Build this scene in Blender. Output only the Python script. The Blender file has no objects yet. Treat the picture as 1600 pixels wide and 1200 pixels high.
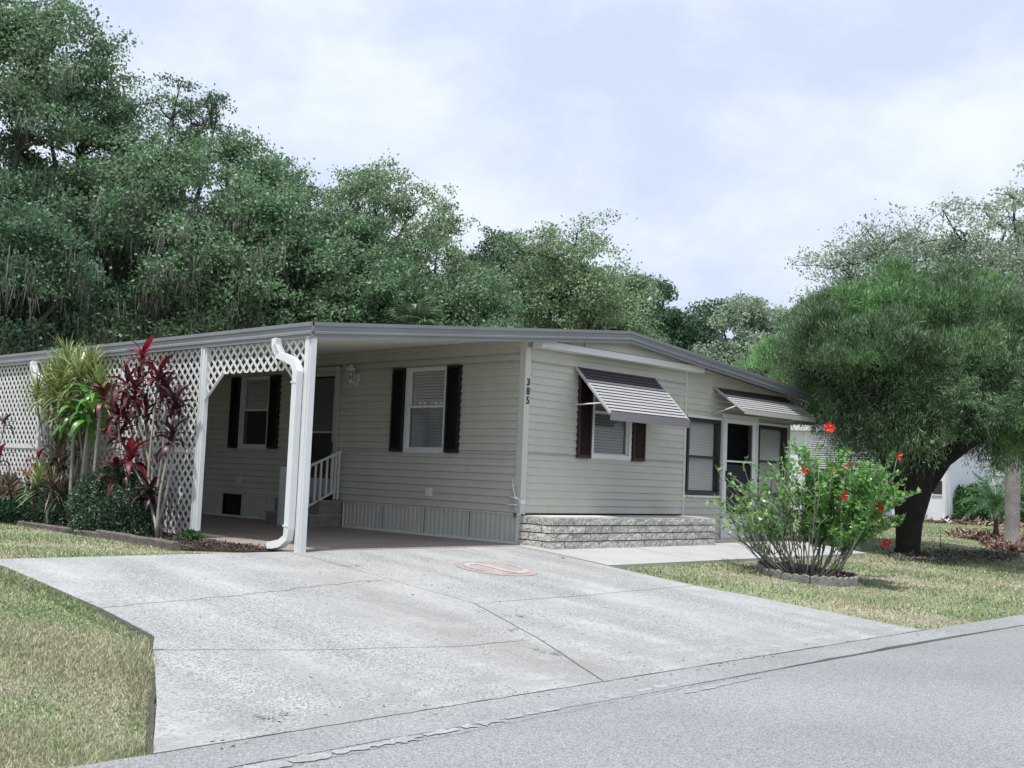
import bpy, math, random
import numpy as np
from mathutils import Vector, Matrix, Euler
random.seed(7)
RNG = np.random.default_rng(11)
SC = bpy.context.scene
COL = SC.collection
PI = math.pi
R90 = -PI / 2

# ------------------------------------------------------------------ camera
def cam_axes(yaw, pitch, roll):
    cy, sy, cp, sp = math.cos(yaw), math.sin(yaw), math.cos(pitch), math.sin(pitch)
    F = Vector((sy * cp, cy * cp, sp)); R = Vector((cy, -sy, 0)); U = R.cross(F)
    return F, R * math.cos(roll) + U * math.sin(roll), U * math.cos(roll) - R * math.sin(roll)
F, R, U = cam_axes(.8019, .0804, .0402)
CAM = Vector((-10.9638, -10.3706, .8784))
cd = bpy.data.cameras.new('camera'); cam = bpy.data.objects.new('camera', cd); COL.objects.link(cam)
cam.matrix_world = Matrix(((R.x, U.x, -F.x, CAM.x), (R.y, U.y, -F.y, CAM.y), (R.z, U.z, -F.z, CAM.z), (0, 0, 0, 1)))
cd.sensor_width = 36; cd.lens = 36 * 1777.43 / 1600; cd.clip_start = .05; cd.clip_end = 2000
SC.camera = cam

# ------------------------------------------------------------------ sky, sun, exposure
SUN_TO = Vector((.30, .10, -1.0)).normalized()          # the way the light travels
w = bpy.data.worlds.new('World'); SC.world = w; w.use_nodes = True
nt = w.node_tree; N = nt.nodes; L = nt.links; N.clear()
out = N.new('ShaderNodeOutputWorld'); bg = N.new('ShaderNodeBackground'); bg.inputs['Strength'].default_value = .097
sky = N.new('ShaderNodeTexSky'); sky.sky_type = 'NISHITA'; sky.sun_disc = False
sky.sun_elevation = math.asin(-SUN_TO.z); sky.sun_rotation = math.atan2(-SUN_TO.x, -SUN_TO.y)
sky.air_density = 1.0; sky.dust_density = 2.5; sky.ozone_density = 1.5
tc = N.new('ShaderNodeTexCoord'); mp = N.new('ShaderNodeMapping'); mp.inputs['Scale'].default_value = (1, 1, 1.9)
mp.inputs['Location'].default_value = (3.1, 1.7, .4)
n1 = N.new('ShaderNodeTexNoise'); n1.inputs['Scale'].default_value = 3.4; n1.inputs['Detail'].default_value = 8
n1.inputs['Roughness'].default_value = .58; n1.inputs['Distortion'].default_value = .15
cr = N.new('ShaderNodeValToRGB'); cr.color_ramp.interpolation = 'EASE'
cr.color_ramp.elements[0].position = .37; cr.color_ramp.elements[0].color = (.12, .12, .12, 1)
cr.color_ramp.elements[1].position = .66; cr.color_ramp.elements[1].color = (1, 1, 1, 1)
veil = N.new('ShaderNodeMix'); veil.data_type = 'RGBA'; veil.inputs['Factor'].default_value = .86
veil.inputs['B'].default_value = (5.35, 6.15, 8.0, 1)
cl = N.new('ShaderNodeMix'); cl.data_type = 'RGBA'; cl.inputs['B'].default_value = (7.0, 7.55, 8.2, 1)
L.new(tc.outputs['Generated'], mp.inputs['Vector']); L.new(mp.outputs[0], n1.inputs['Vector'])
L.new(n1.outputs['Fac'], cr.inputs[0]); L.new(sky.outputs[0], veil.inputs['A'])
L.new(veil.outputs['Result'], cl.inputs['A']); L.new(cr.outputs[0], cl.inputs['Factor'])
L.new(cl.outputs['Result'], bg.inputs['Color']); L.new(bg.outputs[0], out.inputs[0])
sd = bpy.data.lights.new('sun', 'SUN'); sd.energy = 3.7; sd.angle = math.radians(.7); sd.color = (1, .975, .94)
so = bpy.data.objects.new('sun', sd); COL.objects.link(so); so.rotation_euler = SUN_TO.to_track_quat('-Z', 'Y').to_euler()
SC.view_settings.view_transform = 'Standard'; SC.view_settings.look = 'None'
SC.view_settings.exposure = .42; SC.view_settings.gamma = 1; SC.view_settings.use_curve_mapping = False
SC.cycles.max_bounces = 6; SC.cycles.transparent_max_bounces = 8; SC.cycles.caustics_reflective = False; SC.cycles.caustics_refractive = False

# ------------------------------------------------------------------ materials
MATS = {}
def mat(name, col, rough=.6, var=0., scale=3., fine=0., fscale=60., bump=0., bscale=80., island=0., trans=0., spec=.4,
        col2=None, c2scale=1., c2lo=.45, c2hi=.6, metal=0., obj=0., tint=None):
    if name in MATS: return MATS[name]
    m = bpy.data.materials.new(name); m.use_nodes = True; t = m.node_tree; n = t.nodes; l = t.links
    b = n['Principled BSDF']; b.inputs['Roughness'].default_value = rough; b.inputs['Specular IOR Level'].default_value = spec
    b.inputs['Metallic'].default_value = metal
    g = n.new('ShaderNodeNewGeometry'); cur = None
    def rgb(c):
        r = n.new('ShaderNodeRGB'); r.outputs[0].default_value = (*c, 1); return r.outputs[0]
    def noise(s, d=4, dist=0):
        x = n.new('ShaderNodeTexNoise'); x.inputs['Scale'].default_value = s; x.inputs['Detail'].default_value = d
        x.inputs['Distortion'].default_value = dist
        l.new(g.outputs['Position'], x.inputs['Vector']); return x.outputs['Fac']
    cur = rgb(col)
    def mixc(f, a, c):
        x = n.new('ShaderNodeMix'); x.data_type = 'RGBA'; l.new(f, x.inputs['Factor']); l.new(a, x.inputs['A']); l.new(c, x.inputs['B']); return x.outputs['Result']
    def ramp(f, lo, hi):
        x = n.new('ShaderNodeMapRange'); x.inputs['From Min'].default_value = lo; x.inputs['From Max'].default_value = hi; l.new(f, x.inputs['Value']); return x.outputs['Result']
    def scale_by(f, amt, c):
        x = n.new('ShaderNodeMapRange'); x.inputs['From Min'].default_value = .25; x.inputs['From Max'].default_value = .75; x.clamp = False
        x.inputs['To Min'].default_value = 1 - amt; x.inputs['To Max'].default_value = 1 + amt; l.new(f, x.inputs['Value'])
        v = n.new('ShaderNodeVectorMath'); v.operation = 'SCALE'; l.new(c, v.inputs[0]); l.new(x.outputs['Result'], v.inputs['Scale']); return v.outputs[0]
    if col2 is not None: cur = mixc(ramp(noise(c2scale, 5), c2lo, c2hi), cur, rgb(col2))
    if tint is not None: cur = mixc(ramp(g.outputs['Random Per Island'], .62, 1.), cur, rgb(tint))
    if var: cur = scale_by(noise(scale, 3), var, cur)
    if fine: cur = scale_by(noise(fscale, 2), fine, cur)
    if island:
        mr = n.new('ShaderNodeMapRange'); mr.inputs['To Min'].default_value = .25 ; mr.inputs['To Max'].default_value = .75
        l.new(g.outputs['Random Per Island'], mr.inputs['Value']); cur = scale_by(mr.outputs['Result'], island, cur)
    if obj:
        oi = n.new('ShaderNodeObjectInfo'); mr = n.new('ShaderNodeMapRange'); mr.inputs['To Min'].default_value = .25; mr.inputs['To Max'].default_value = .75
        l.new(oi.outputs['Random'], mr.inputs['Value']); cur = scale_by(mr.outputs['Result'], obj, cur)
    l.new(cur, b.inputs['Base Color'])
    if bump:
        bp = n.new('ShaderNodeBump'); bp.inputs['Strength'].default_value = bump; bp.inputs['Distance'].default_value = .02
        l.new(noise(bscale, 4), bp.inputs['Height']); l.new(bp.outputs[0], b.inputs['Normal'])
    if trans:
        tr = n.new('ShaderNodeBsdfTranslucent'); l.new(cur, tr.inputs['Color']); ms = n.new('ShaderNodeMixShader'); ms.inputs[0].default_value = trans
        l.new(b.outputs[0], ms.inputs[1]); l.new(tr.outputs[0], ms.inputs[2]); l.new(ms.outputs[0], n['Material Output'].inputs[0])
    m['_n'] = 1; MATS[name] = m
    return m
def glass_mat(name, tint, refl=.12, rough=.02):
    m = bpy.data.materials.new(name); m.use_nodes = True; t = m.node_tree; n = t.nodes; l = t.links; n.remove(n['Principled BSDF'])
    a = n.new('ShaderNodeBsdfTransparent'); a.inputs[0].default_value = (*tint, 1)
    g = n.new('ShaderNodeBsdfGlossy'); g.inputs['Roughness'].default_value = rough; g.inputs['Color'].default_value = (.9, .93, .95, 1)
    f = n.new('ShaderNodeLayerWeight'); f.inputs[0].default_value = .5
    pw = n.new('ShaderNodeMath'); pw.operation = 'POWER'; pw.inputs[1].default_value = 3.5; l.new(f.outputs['Facing'], pw.inputs[0])
    ad = n.new('ShaderNodeMath'); ad.operation = 'MULTIPLY_ADD'; ad.inputs[1].default_value = .7; ad.inputs[2].default_value = refl
    l.new(pw.outputs[0], ad.inputs[0]); ms = n.new('ShaderNodeMixShader'); l.new(ad.outputs[0], ms.inputs[0]); l.new(a.outputs[0], ms.inputs[1]); l.new(g.outputs[0], ms.inputs[2])
    l.new(ms.outputs[0], n['Material Output'].inputs[0]); return m

SIDING = mat('cream_vinyl', (.49, .487, .438), .45, var=.06, scale=1.3, fine=.03, fscale=12, spec=.35)
TRIM = mat('trim_vinyl', (.53, .53, .49), .4, var=.04, scale=2)
WHITE = mat('white_paint', (.66, .675, .68), .4, var=.05, scale=4)
WHITE_OLD = mat('white_lattice_paint', (.60, .605, .595), .55, var=.10, scale=2, fine=.06)
ROOFWHITE = mat('white_roof_pan', (.72, .72, .68), .5, var=.06, scale=1.5)
FASCIA = mat('grey_fascia', (.19, .20, .21), .38, var=.10, scale=1.6, fine=.06, fscale=30, spec=.5)
BLACK = mat('black_shutter', (.012, .010, .012), .45)
BROWN = mat('dark_brown_shutter', (.035, .018, .020), .5, var=.2, scale=6)
BRONZE = mat('bronze_frame', (.035, .034, .036), .35)
DARK = mat('dark_interior', (.012, .012, .014), .9)
BLIND = mat('white_blind', (.78, .78, .77), .5)
GREYPAINT = mat('grey_metal_door', (.42, .44, .45), .45)
GLASS = glass_mat('window_glass', (.80, .83, .82), .08)
SCREEN = glass_mat('screened_glass', (.50, .51, .53), .05, .08)
SKIRT = mat('skirting_vinyl', (.50, .50, .46), .45, var=.05)
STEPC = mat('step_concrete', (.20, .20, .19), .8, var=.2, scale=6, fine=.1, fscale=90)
STONE = mat('split_stone', (.48, .465, .435), .85, var=.12, scale=9, fine=.46, fscale=42, bump=1., bscale=42, obj=.12)
MORTAR = mat('mortar', (.07, .065, .055), .95, var=.2, scale=12)
AW_DARK = mat('awning_brown', (.055, .045, .055), .4)
AW_LITE = mat('awning_cream', (.40, .40, .40), .4, var=.04)
AW_GREY = mat('awning_valance', (.21, .20, .215), .4)
LAMPG = glass_mat('lamp_glass', (.8, .82, .82), .2)
BARK = mat('oak_bark', (.075, .068, .06), .9, var=.4, scale=6, fine=.3, fscale=25, bump=.6, bscale=14)
BARKDK = mat('dark_bark', (.020, .017, .015), .95, var=.4, scale=7, bump=.8, bscale=16, fine=.35, fscale=30)
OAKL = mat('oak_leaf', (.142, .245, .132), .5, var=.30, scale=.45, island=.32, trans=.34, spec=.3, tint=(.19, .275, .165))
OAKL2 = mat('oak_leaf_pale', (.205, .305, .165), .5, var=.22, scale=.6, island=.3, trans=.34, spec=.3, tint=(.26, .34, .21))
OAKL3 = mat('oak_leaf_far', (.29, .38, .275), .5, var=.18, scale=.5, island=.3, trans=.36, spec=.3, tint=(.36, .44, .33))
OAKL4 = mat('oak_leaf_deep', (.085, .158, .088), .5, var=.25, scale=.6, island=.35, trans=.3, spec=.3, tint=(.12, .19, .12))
MOSS = mat('spanish_moss', (.20, .205, .18), .9, island=.4, trans=.2)

# ------------------------------------------------------------------ mesh helpers
class M:
    def __init__(s): s.v = []; s.f = []; s.sm = []
    def add(s, v, f, smooth=False):
        o = len(s.v); s.v += [tuple(p) for p in v]; s.f += [tuple(i + o for i in q) for q in f]; s.sm += [smooth] * len(f); return s
    def box(s, x0, x1, y0, y1, z0, z1):
        return s.add([(x0, y0, z0), (x1, y0, z0), (x1, y1, z0), (x0, y1, z0), (x0, y0, z1), (x1, y0, z1), (x1, y1, z1), (x0, y1, z1)],
                     [(0, 3, 2, 1), (4, 5, 6, 7), (0, 1, 5, 4), (1, 2, 6, 5), (2, 3, 7, 6), (3, 0, 4, 7)])
    def tube(s, pts, rad, n=6, cap=True, smooth=True, phase=0., flat=1.):
        pts = [Vector(p) for p in pts]; rad = rad if hasattr(rad, '__len__') else [rad] * len(pts)
        vs = []; ref = None
        for i, p in enumerate(pts):
            d = (pts[min(i + 1, len(pts) - 1)] - pts[max(i - 1, 0)]).normalized()
            if ref is None: ref = Vector((0, 0, 1)) if abs(d.z) < .8 else Vector((0, 1, 0))
            a = (ref - d * ref.dot(d)).normalized(); b = d.cross(a); ref = a
            for k in range(n):
                t = 2 * PI * k / n + phase; vs.append(p + (a * math.cos(t) * flat + b * math.sin(t)) * rad[i])
        fs = [(i * n + k, i * n + (k + 1) % n, (i + 1) * n + (k + 1) % n, (i + 1) * n + k) for i in range(len(pts) - 1) for k in range(n)]
        if cap: fs += [tuple(reversed(range(n))), tuple(range((len(pts) - 1) * n, len(pts) * n))]
        return s.add(vs, fs, smooth)
    def prism(s, poly, h0, h1, axes='xyz'):
        """poly 2D, extruded from h0 to h1; axes names where poly x, poly y and the height go"""
        n = len(poly); ix = ['xyz'.index(c) for c in axes]
        def P(a, b, c):
            r = [0, 0, 0]; r[ix[0]] = a; r[ix[1]] = b; r[ix[2]] = c; return tuple(r)
        v = [P(a, b, h0) for a, b in poly] + [P(a, b, h1) for a, b in poly]
        return s.add(v, [tuple(reversed(range(n))), tuple(range(n, 2 * n))] + [(i, (i + 1) % n, n + (i + 1) % n, n + i) for i in range(n)])
    def mesh(s, name, m):
        me = bpy.data.meshes.new(name); me.from_pydata(s.v, [], s.f); me.materials.append(m)
        me.polygons.foreach_set('use_smooth', s.sm); me.update()
        return me
    def build(s, name, m, parent=None, loc=(0, 0, 0), rot=0., **k):
        return link(name, s.mesh(name, m), parent, loc, rot, **k)
def link(name, me, parent=None, loc=(0, 0, 0), rot=0., scale=(1, 1, 1), **k):
    o = bpy.data.objects.new(name, me); COL.objects.link(o); o.parent = parent; o.location = loc
    o.rotation_euler = rot if hasattr(rot, '__len__') else (0, 0, rot); o.scale = scale
    for a, b in k.items(): o[a] = b
    return o
def thing(name, label, cat, loc=(0, 0, 0), rot=0., group=None):
    o = link(name, None, None, loc, rot); o['label'] = label; o['category'] = cat
    if group: o['group'] = group
    return o
def arr_mesh(name, V, Fq, m):
    """V (n,3), Fq (k,3|4) numpy"""
    me = bpy.data.meshes.new(name); k = Fq.shape[1]
    me.vertices.add(len(V)); me.vertices.foreach_set('co', np.ascontiguousarray(V, dtype=np.float32).ravel())
    me.loops.add(Fq.size); me.loops.foreach_set('vertex_index', np.ascontiguousarray(Fq, dtype=np.int32).ravel())
    me.polygons.add(len(Fq)); me.polygons.foreach_set('loop_start', np.arange(0, Fq.size, k, dtype=np.int32))
    me.polygons.foreach_set('loop_total', np.full(len(Fq), k, dtype=np.int32))
    me.materials.append(m); me.update(calc_edges=True); return me
def unit(a): return a / np.maximum(np.linalg.norm(a, axis=1, keepdims=True), 1e-9)
def kites(P, size, asp, rng, dirs=None, spread=1., flat=0.):
    """leaf shaped quads at points P"""
    n = len(P); d = rng.normal(size=(n, 3))
    if dirs is not None: d = dirs + d * spread
    d = unit(d); q = rng.normal(size=(n, 3)); q[:, 2] += flat; s = unit(np.cross(d, q))
    Ls = (size * rng.uniform(.65, 1.3, n))[:, None]; W = Ls * asp
    nn = np.cross(d, s) * Ls * .12
    V = np.stack([P, P + d * Ls * .45 + s * W * .5 + nn, P + d * Ls, P + d * Ls * .45 - s * W * .5 + nn], 1).reshape(-1, 3)
    return V, np.arange(4 * n).reshape(n, 4)
def needles(P, D, length, width, rng):
    n = len(P); s = unit(np.cross(D, rng.normal(size=(n, 3)))); Ls = (length * rng.uniform(.6, 1.3, n))[:, None]
    V = np.stack([P - s * width * .5, P + s * width * .5, P + D * Ls], 1).reshape(-1, 3)
    return V, np.arange(3 * n).reshape(n, 3)
def tz(x, y): return float(np.interp(-y, [.2, .7, 5.5], [-.02, -.05, -.48]))
def tzv(y): return np.interp(-y, [.2, .7, 5.5], [-.02, -.05, -.48])

# ================================================================== GROUND, ROAD, DRIVEWAY
GROUND = mat('lawn_soil', (.20, .215, .125), .95, var=.3, scale=1.2, fine=.4, fscale=45, col2=(.29, .265, .20), c2scale=.9, c2lo=.42, c2hi=.62, bump=.5, bscale=40)
g = M(); ys = [-400, -16, -12, -5.5, -.7, -.2, 6, 30, 400]; xs = [-400, -30, -10, 0, 10, 40, 400]
V = [(x, y, tz(x, y) - .035) for y in ys for x in xs]
nx = len(xs); g.add(V, [(j * nx + i, j * nx + i + 1, (j + 1) * nx + i + 1, (j + 1) * nx + i) for j in range(len(ys) - 1) for i in range(nx - 1)])
g.build('ground', GROUND, kind='structure')
ASPH = mat('asphalt', (.24, .245, .252), .85, var=.16, scale=.30, fine=.55, fscale=95, bump=.45, bscale=110, col2=(.225, .23, .235), c2scale=.7)
ASPH2 = mat('asphalt_patch', (.24, .245, .25), .85, var=.16, scale=1.2, fine=.5, fscale=85, bump=.4, bscale=90)
CHALK = mat('chalky_patch', (.29, .294, .298), .9, var=.2, scale=3, fine=.3, fscale=70)
GAPM = mat('joint_dirt', (.06, .056, .046), .95, var=.4, scale=8)
rd = M(); rd.box(-120, 160, -12.2, -5.87, -.58, -.48); road = rd.build('road', ASPH, kind='structure')
def jag(p0, p1, n, amp, seed):
    r = random.Random(seed); o = []
    for i in range(n + 1):
        t = i / n; a = 0 if i in (0, n) else amp
        o.append((p0[0] + (p1[0] - p0[0]) * t + r.uniform(-a, a) * .6, p0[1] + (p1[1] - p0[1]) * t + r.uniform(-a, a)))
    return o
def chain(pts, amp, seed, step=.18):
    o = []
    for i in range(len(pts) - 1):
        a, b = pts[i], pts[i + 1]; n = max(1, int(math.dist(a, b) / step)); q = jag(a, b, n, amp, seed + i)
        o += q if i == 0 else q[1:]
    return o
seam_lo = chain([(-60, -5.87), (-12, -5.87), (-4.8, -5.9), (-1.2, -5.82), (2, -5.88), (8, -5.87), (90, -5.87)], .012, 3, .25)
strip = chain([(-60, -5.462), (-8, -5.462), (0, -5.462), (90, -5.462)], .006, 5, .4) + [(x, y + .018) for x, y in reversed(seam_lo)]
st = M(); st.prism([(x, y) for x, y in strip][::-1], -.56, -.4762, 'xyz'); st.build('gutter_strip', ASPH2, road)
# thin chalky smears and hairline cracks lying on the asphalt
def ribbon(pts, wd, z, seed, off=0):
    r = random.Random(seed); m = M(); n = len(pts); v = []
    for i, (x, y) in enumerate(pts):
        a = wd * r.uniform(.35, 1.3); zz = z if z is not None else tz(x, y) + off
        v += [(x, y - a / 2, zz if z is not None else tz(x, y - a / 2) + off), (x, y + a / 2, zz if z is not None else tz(x, y + a / 2) + off)]
    m.add(v, [(2 * i, 2 * i + 2, 2 * i + 3, 2 * i + 1) for i in range(n - 1)]); return m
for (p0, p1, wd_, sd_) in (((-8.6, -5.975), (-7.0, -5.925), .13, 31), ((-7.0, -5.925), (-5.8, -5.86), .10, 32), ((-5.3, -5.83), (-4.35, -5.765), .09, 33), ((-4.75, -6.03), (-3.75, -5.98), .03, 34)):
    r_ = random.Random(sd_); t_ = 0.
    while t_ < 1:
        t2 = min(1, t_ + r_.uniform(.05, .22)); q0 = (p0[0] + (p1[0] - p0[0]) * t_, p0[1] + (p1[1] - p0[1]) * t_); q1 = (p0[0] + (p1[0] - p0[0]) * t2, p0[1] + (p1[1] - p0[1]) * t2)
        ribbon(chain([q0, q1], .008, sd_, .03), wd_ * r_.uniform(.5, 1.1), -.4750 if sd_ < 34 else -.4757, sd_ + int(t_ * 99)).build('chalky_smear', CHALK, road); t_ = t2 + r_.uniform(.0, .05)
ribbon(chain([(-8.6, -6.02), (-6.9, -5.99), (-4.9, -5.93), (-3.3, -5.86)], .015, 41, .05), .004, -.4757, 4).build('road_crack', mat('crack_dirt', (.10, .10, .095), .95, var=.3, scale=8), road)
ribbon(chain([(-8.2, -5.46), (-5, -5.455), (-2, -5.45), (.2, -5.453)], .008, 43, .12), .009, -.4735, 6).build('road_crack', mat('crack_dirt', (.10, .10, .095), .95, var=.3, scale=8), road)

def concrete():
    m = bpy.data.materials.new('driveway_concrete'); m.use_nodes = True; t = m.node_tree; n = t.nodes; l = t.links; b = n['Principled BSDF']
    b.inputs['Roughness'].default_value = .85; g = n.new('ShaderNodeNewGeometry'); pos = g.outputs['Position']
    def noise(s, d=4, sc=(1, 1, 1), rot=0):
        mp = n.new('ShaderNodeMapping'); mp.inputs['Scale'].default_value = sc; mp.inputs['Rotation'].default_value = (0, 0, rot); l.new(pos, mp.inputs[0])
        x = n.new('ShaderNodeTexNoise'); x.inputs['Scale'].default_value = s; x.inputs['Detail'].default_value = d; l.new(mp.outputs[0], x.inputs['Vector']); return x.outputs['Fac']
    def mr(f, a, c, lo=0, hi=1):
        x = n.new('ShaderNodeMapRange'); x.inputs['From Min'].default_value = a; x.inputs['From Max'].default_value = c; x.inputs['To Min'].default_value = lo; x.inputs['To Max'].default_value = hi
        l.new(f, x.inputs['Value']); return x.outputs['Result']
    def math_(op, a, c):
        x = n.new('ShaderNodeMath'); x.operation = op
        for i, q in enumerate((a, c)):
            if isinstance(q, (int, float)): x.inputs[i].default_value = q
            else: l.new(q, x.inputs[i])
        return x.outputs[0]
    def mix(f, a, c):
        x = n.new('ShaderNodeMix'); x.data_type = 'RGBA'
        l.new(f, x.inputs['Factor'])
        for k, q in (('A', a), ('B', c)):
            if isinstance(q, tuple): x.inputs[k].default_value = (*q, 1)
            else: l.new(q, x.inputs[k])
        return x.outputs['Result']
    worn = mr(noise(1.3, 5, (1, .55, 1), .15), .25, .75)          # where the top skin has worn to aggregate
    spk = mr(noise(64, 3, (1, 1, 1)), .44, .58)
    base = mix(mr(noise(2.2, 4), .3, .7), (.31, .315, .312), (.385, .388, .382))
    worn_c = mix(spk, (.175, .177, .176), (.375, .378, .372))
    c = mix(mr(math_('ADD', worn, mr(noise(30, 2), .3, .7, -.4, .4)), .15, .8), base, worn_c)
    sep = n.new('ShaderNodeSeparateXYZ'); l.new(pos, sep.inputs[0])
    # brownish run-off stain along the long joint
    ln = math_('ADD', math_('ADD', sep.outputs['X'], math_('MULTIPLY', sep.outputs['Y'], -.20)), 3.87)
    ab = math_('ABSOLUTE', math_('ADD', ln, mr(noise(1.6, 4), .2, .8, -.5, .5)), 0)
    stn = math_('MULTIPLY', mr(ab, .10, .55, 1, 0), mr(noise(2.6, 4), .35, .6, .1, .5))
    c = mix(stn, c, (.24, .215, .205))
    trk = mr(noise(1.5, 3, (1.5, .16, 1), -.12), .35, .65, .88, 1.06); vs = n.new('ShaderNodeVectorMath'); vs.operation = 'SCALE'; l.new(c, vs.inputs[0]); l.new(trk, vs.inputs['Scale']); c = vs.outputs[0]
    # grime toward the street edge
    gr = math_('MULTIPLY', mr(sep.outputs['Y'], -4.2, -5.5, 0, .75), mr(noise(3, 4, (1, 2, 1)), .4, .6))
    c = mix(gr, c, (.22, .225, .225))
    l.new(c, b.inputs['Base Color'])
    bp = n.new('ShaderNodeBump'); bp.inputs['Strength'].default_value = .4; bp.inputs['Distance'].default_value = .008
    l.new(noise(45, 4), bp.inputs['Height']); l.new(bp.outputs[0], b.inputs['Normal']); return m
CONC = concrete()
SLABC = mat('carport_slab', (.285, .245, .225), .55, var=.14, scale=1.5, fine=.06, fscale=30, spec=.3)
WALKC = mat('walk_concrete', (.38, .38, .37), .85, var=.10, scale=2, fine=.12, fscale=60)
drive = thing('driveway', 'flared pale concrete driveway', 'driveway'); del drive['label'], drive['category']; drive['kind'] = 'structure'
J = chain([(-3.80, -.215), (-3.80, -1.9), (-3.80, -3.08), (-4.32, -4.35), (-4.88, -5.453)], .006, 51)
def jat(y0, y1): return [p for p in J if y1 - 1e-6 <= p[1] <= y0 + 1e-6]
c1 = chain([(-3.80, -1.9), (-4.35, -1.97), (-5.64, -2.24), (-6.95, -2.40)], .03, 61, .15)
c2 = chain([(-4.32, -4.35), (-5.2, -4.30), (-6.25, -4.02), (-7.22, -3.66)], .014, 63, .2)
c3 = chain([(-3.80, -3.08), (-2.2, -3.08), (-.28, -2.99)], .006, 65, .3)
e = .007
def slab(poly, m=CONC, name='concrete_slab', parent=drive, th=.12, top=0.):
    # break the outline where the slope changes so that the top follows the ground
    def clip(P, keep, yb):
        o = []
        for i in range(len(P)):
            a, b = P[i], P[(i + 1) % len(P)]; ia = keep(a[1]); ib = keep(b[1])
            if ia: o.append(a)
            if ia != ib:
                t = (yb - a[1]) / (b[1] - a[1]); o.append((a[0] + (b[0] - a[0]) * t, yb))
        return o
    ar = sum(poly[i][0] * poly[(i + 1) % len(poly)][1] - poly[(i + 1) % len(poly)][0] * poly[i][1] for i in range(len(poly)))
    if ar < 0: poly = poly[::-1]
    mm = M()
    lo = clip(poly, lambda y: y <= -.7, -.7) if min(p[1] for p in poly) < -.7 else []
    hi = clip(poly, lambda y: y > -.7, -.7) if max(p[1] for p in poly) > -.7 else []
    for P in (lo, hi):
        if len(P) < 3: continue
        n = len(P); v = [(x, y, tz(x, y) - th) for x, y in P] + [(x, y, tz(x, y) + top) for x, y in P]
        mm.add(v, [tuple(range(n, 2 * n))] + [(i, (i + 1) % n, n + (i + 1) % n, n + i) for i in range(n) if not (abs(P[i][1] + .7) < 1e-6 and abs(P[(i + 1) % n][1] + .7) < 1e-6)])
    return mm.build(name, m, parent)
slab([(-6.95, -.25), (-6.95, -2.395)] + [(x, y + e) for x, y in reversed(c1[1:-1])] + [(x - e, y) for x, y in reversed(jat(-.2, -1.9))])
slab([(x - e, y) for x, y in jat(-1.9, -4.35)][::-1] + [(x, y - e) for x, y in c1[1:]] + [(-7.02, -3.32), (-7.21, -3.65)] + [(x, y + e) for x, y in reversed(c2[1:-1])])
slab([(x, y - e) for x, y in c2[1:-1]] + [(-7.225, -3.68)] + chain([(-7.24, -3.72), (-7.70, -4.6), (-8.18, -5.453)], .006, 71) + [(x - e, y) for x, y in reversed(jat(-4.35, -5.46))])
slab([(-.28, -.215)] + [(x + e, y) for x, y in jat(-.2, -3.08)] + [(x, y + e) for x, y in c3[1:-1]] + [(-.29, -2.985), (-.31, -1.7), (-.28, -.9)])
slab([(x + e, y - e) for x, y in jat(-3.08, -5.46)][:-1] + [(-4.875, -5.453), (.12, -5.453), (.02, -5.2), (-.06, -4.6), (-.16, -3.7), (-.29, -3.0)] + [(x, y - e) for x, y in reversed(c3[1:-1])])
ED = M(); pe = chain([(-6.97, -.3), (-6.97, -2.4), (-7.04, -3.33), (-7.24, -3.70), (-7.72, -4.6), (-8.2, -5.46)], .01, 81, .12); v = []
for x, y in pe: v += [(x + .02 - .004, y, tz(x, y) - .004), (x - .006, y, tz(x, y) - .010), (x - .03 - random.uniform(0, .03), y - .02, tz(x, y) - .034)]
ED.add(v, [(3 * i + k, 3 * i + k + 1, 3 * i + k + 4, 3 * i + k + 3) for i in range(len(pe) - 1) for k in (0, 1)]); ED.build('edge_soil', GAPM, drive)
bj = M(); bq = [(-8.1, -5.42), (0, -5.42), (-.4, -.7), (-6.85, -.7), (-6.95, -3.25), (-7.6, -4.6)]; bj.add([(x, y, tz(x, y) - .03) for x, y in bq], [(0, 1, 2, 3, 4, 5)]); bj.add([(-6.85, -.7, -.08), (-.4, -.7, -.08), (-.4, -.25, -.05), (-6.85, -.25, -.05)], [(0, 1, 2, 3)])
bj.build('joint_filler', GAPM, drive)
# worn round two-tone emblem painted on the driveway
ROSE = mat('worn_rose_paint', (.315, .275, .262), .85, var=.15, scale=6, fine=.30, fscale=45)
ROSE2 = mat('worn_pale_paint', (.37, .355, .345), .85, var=.08, scale=6, fine=.2, fscale=45)
em = link('painted_emblem', None, drive, (-2.05, -1.62, tz(0, -1.62) + .004), (math.atan(.43 / 4.8), 0, 0))
def disc(r, z, n=48): return [(r * math.cos(2 * PI * i / n), r * math.sin(2 * PI * i / n)) for i in range(n)]
m_ = M(); m_.add([(x, y, 0) for x, y in disc(.46, 0)], [tuple(range(48))]); m_.build('emblem_disc', ROSE, em)
def band(fn, n, wd, z, m):
    mm = M(); P = [Vector(fn(i / n)) for i in range(n + 1)]; v = []
    for i, p in enumerate(P):
        d = (P[min(n, i + 1)] - P[max(0, i - 1)]).normalized(); q = Vector((-d.y, d.x)); a = wd * (.35 + .65 * math.sin(PI * i / n))
        v += [(*(p - q * a), z), (*(p + q * a), z)]
    mm.add(v, [(2 * i, 2 * i + 2, 2 * i + 3, 2 * i + 1) for i in range(n)]); mm.build('emblem_band', m, em)
ca, sa = math.cos(-.55), math.sin(-.55)
def scurve(t):
    a = t * 2 * PI; x = -.34 + .68 * t; y = .20 * math.sin(a); 
    return (x * ca - y * sa, x * sa + y * ca)
band(scurve, 30, .055, .004, ROSE2)
band(lambda t: (.33 * math.cos(1.2 + 2.4 * t), .33 * math.sin(1.2 + 2.4 * t)), 20, .025, .0045, ROSE2)
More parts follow.
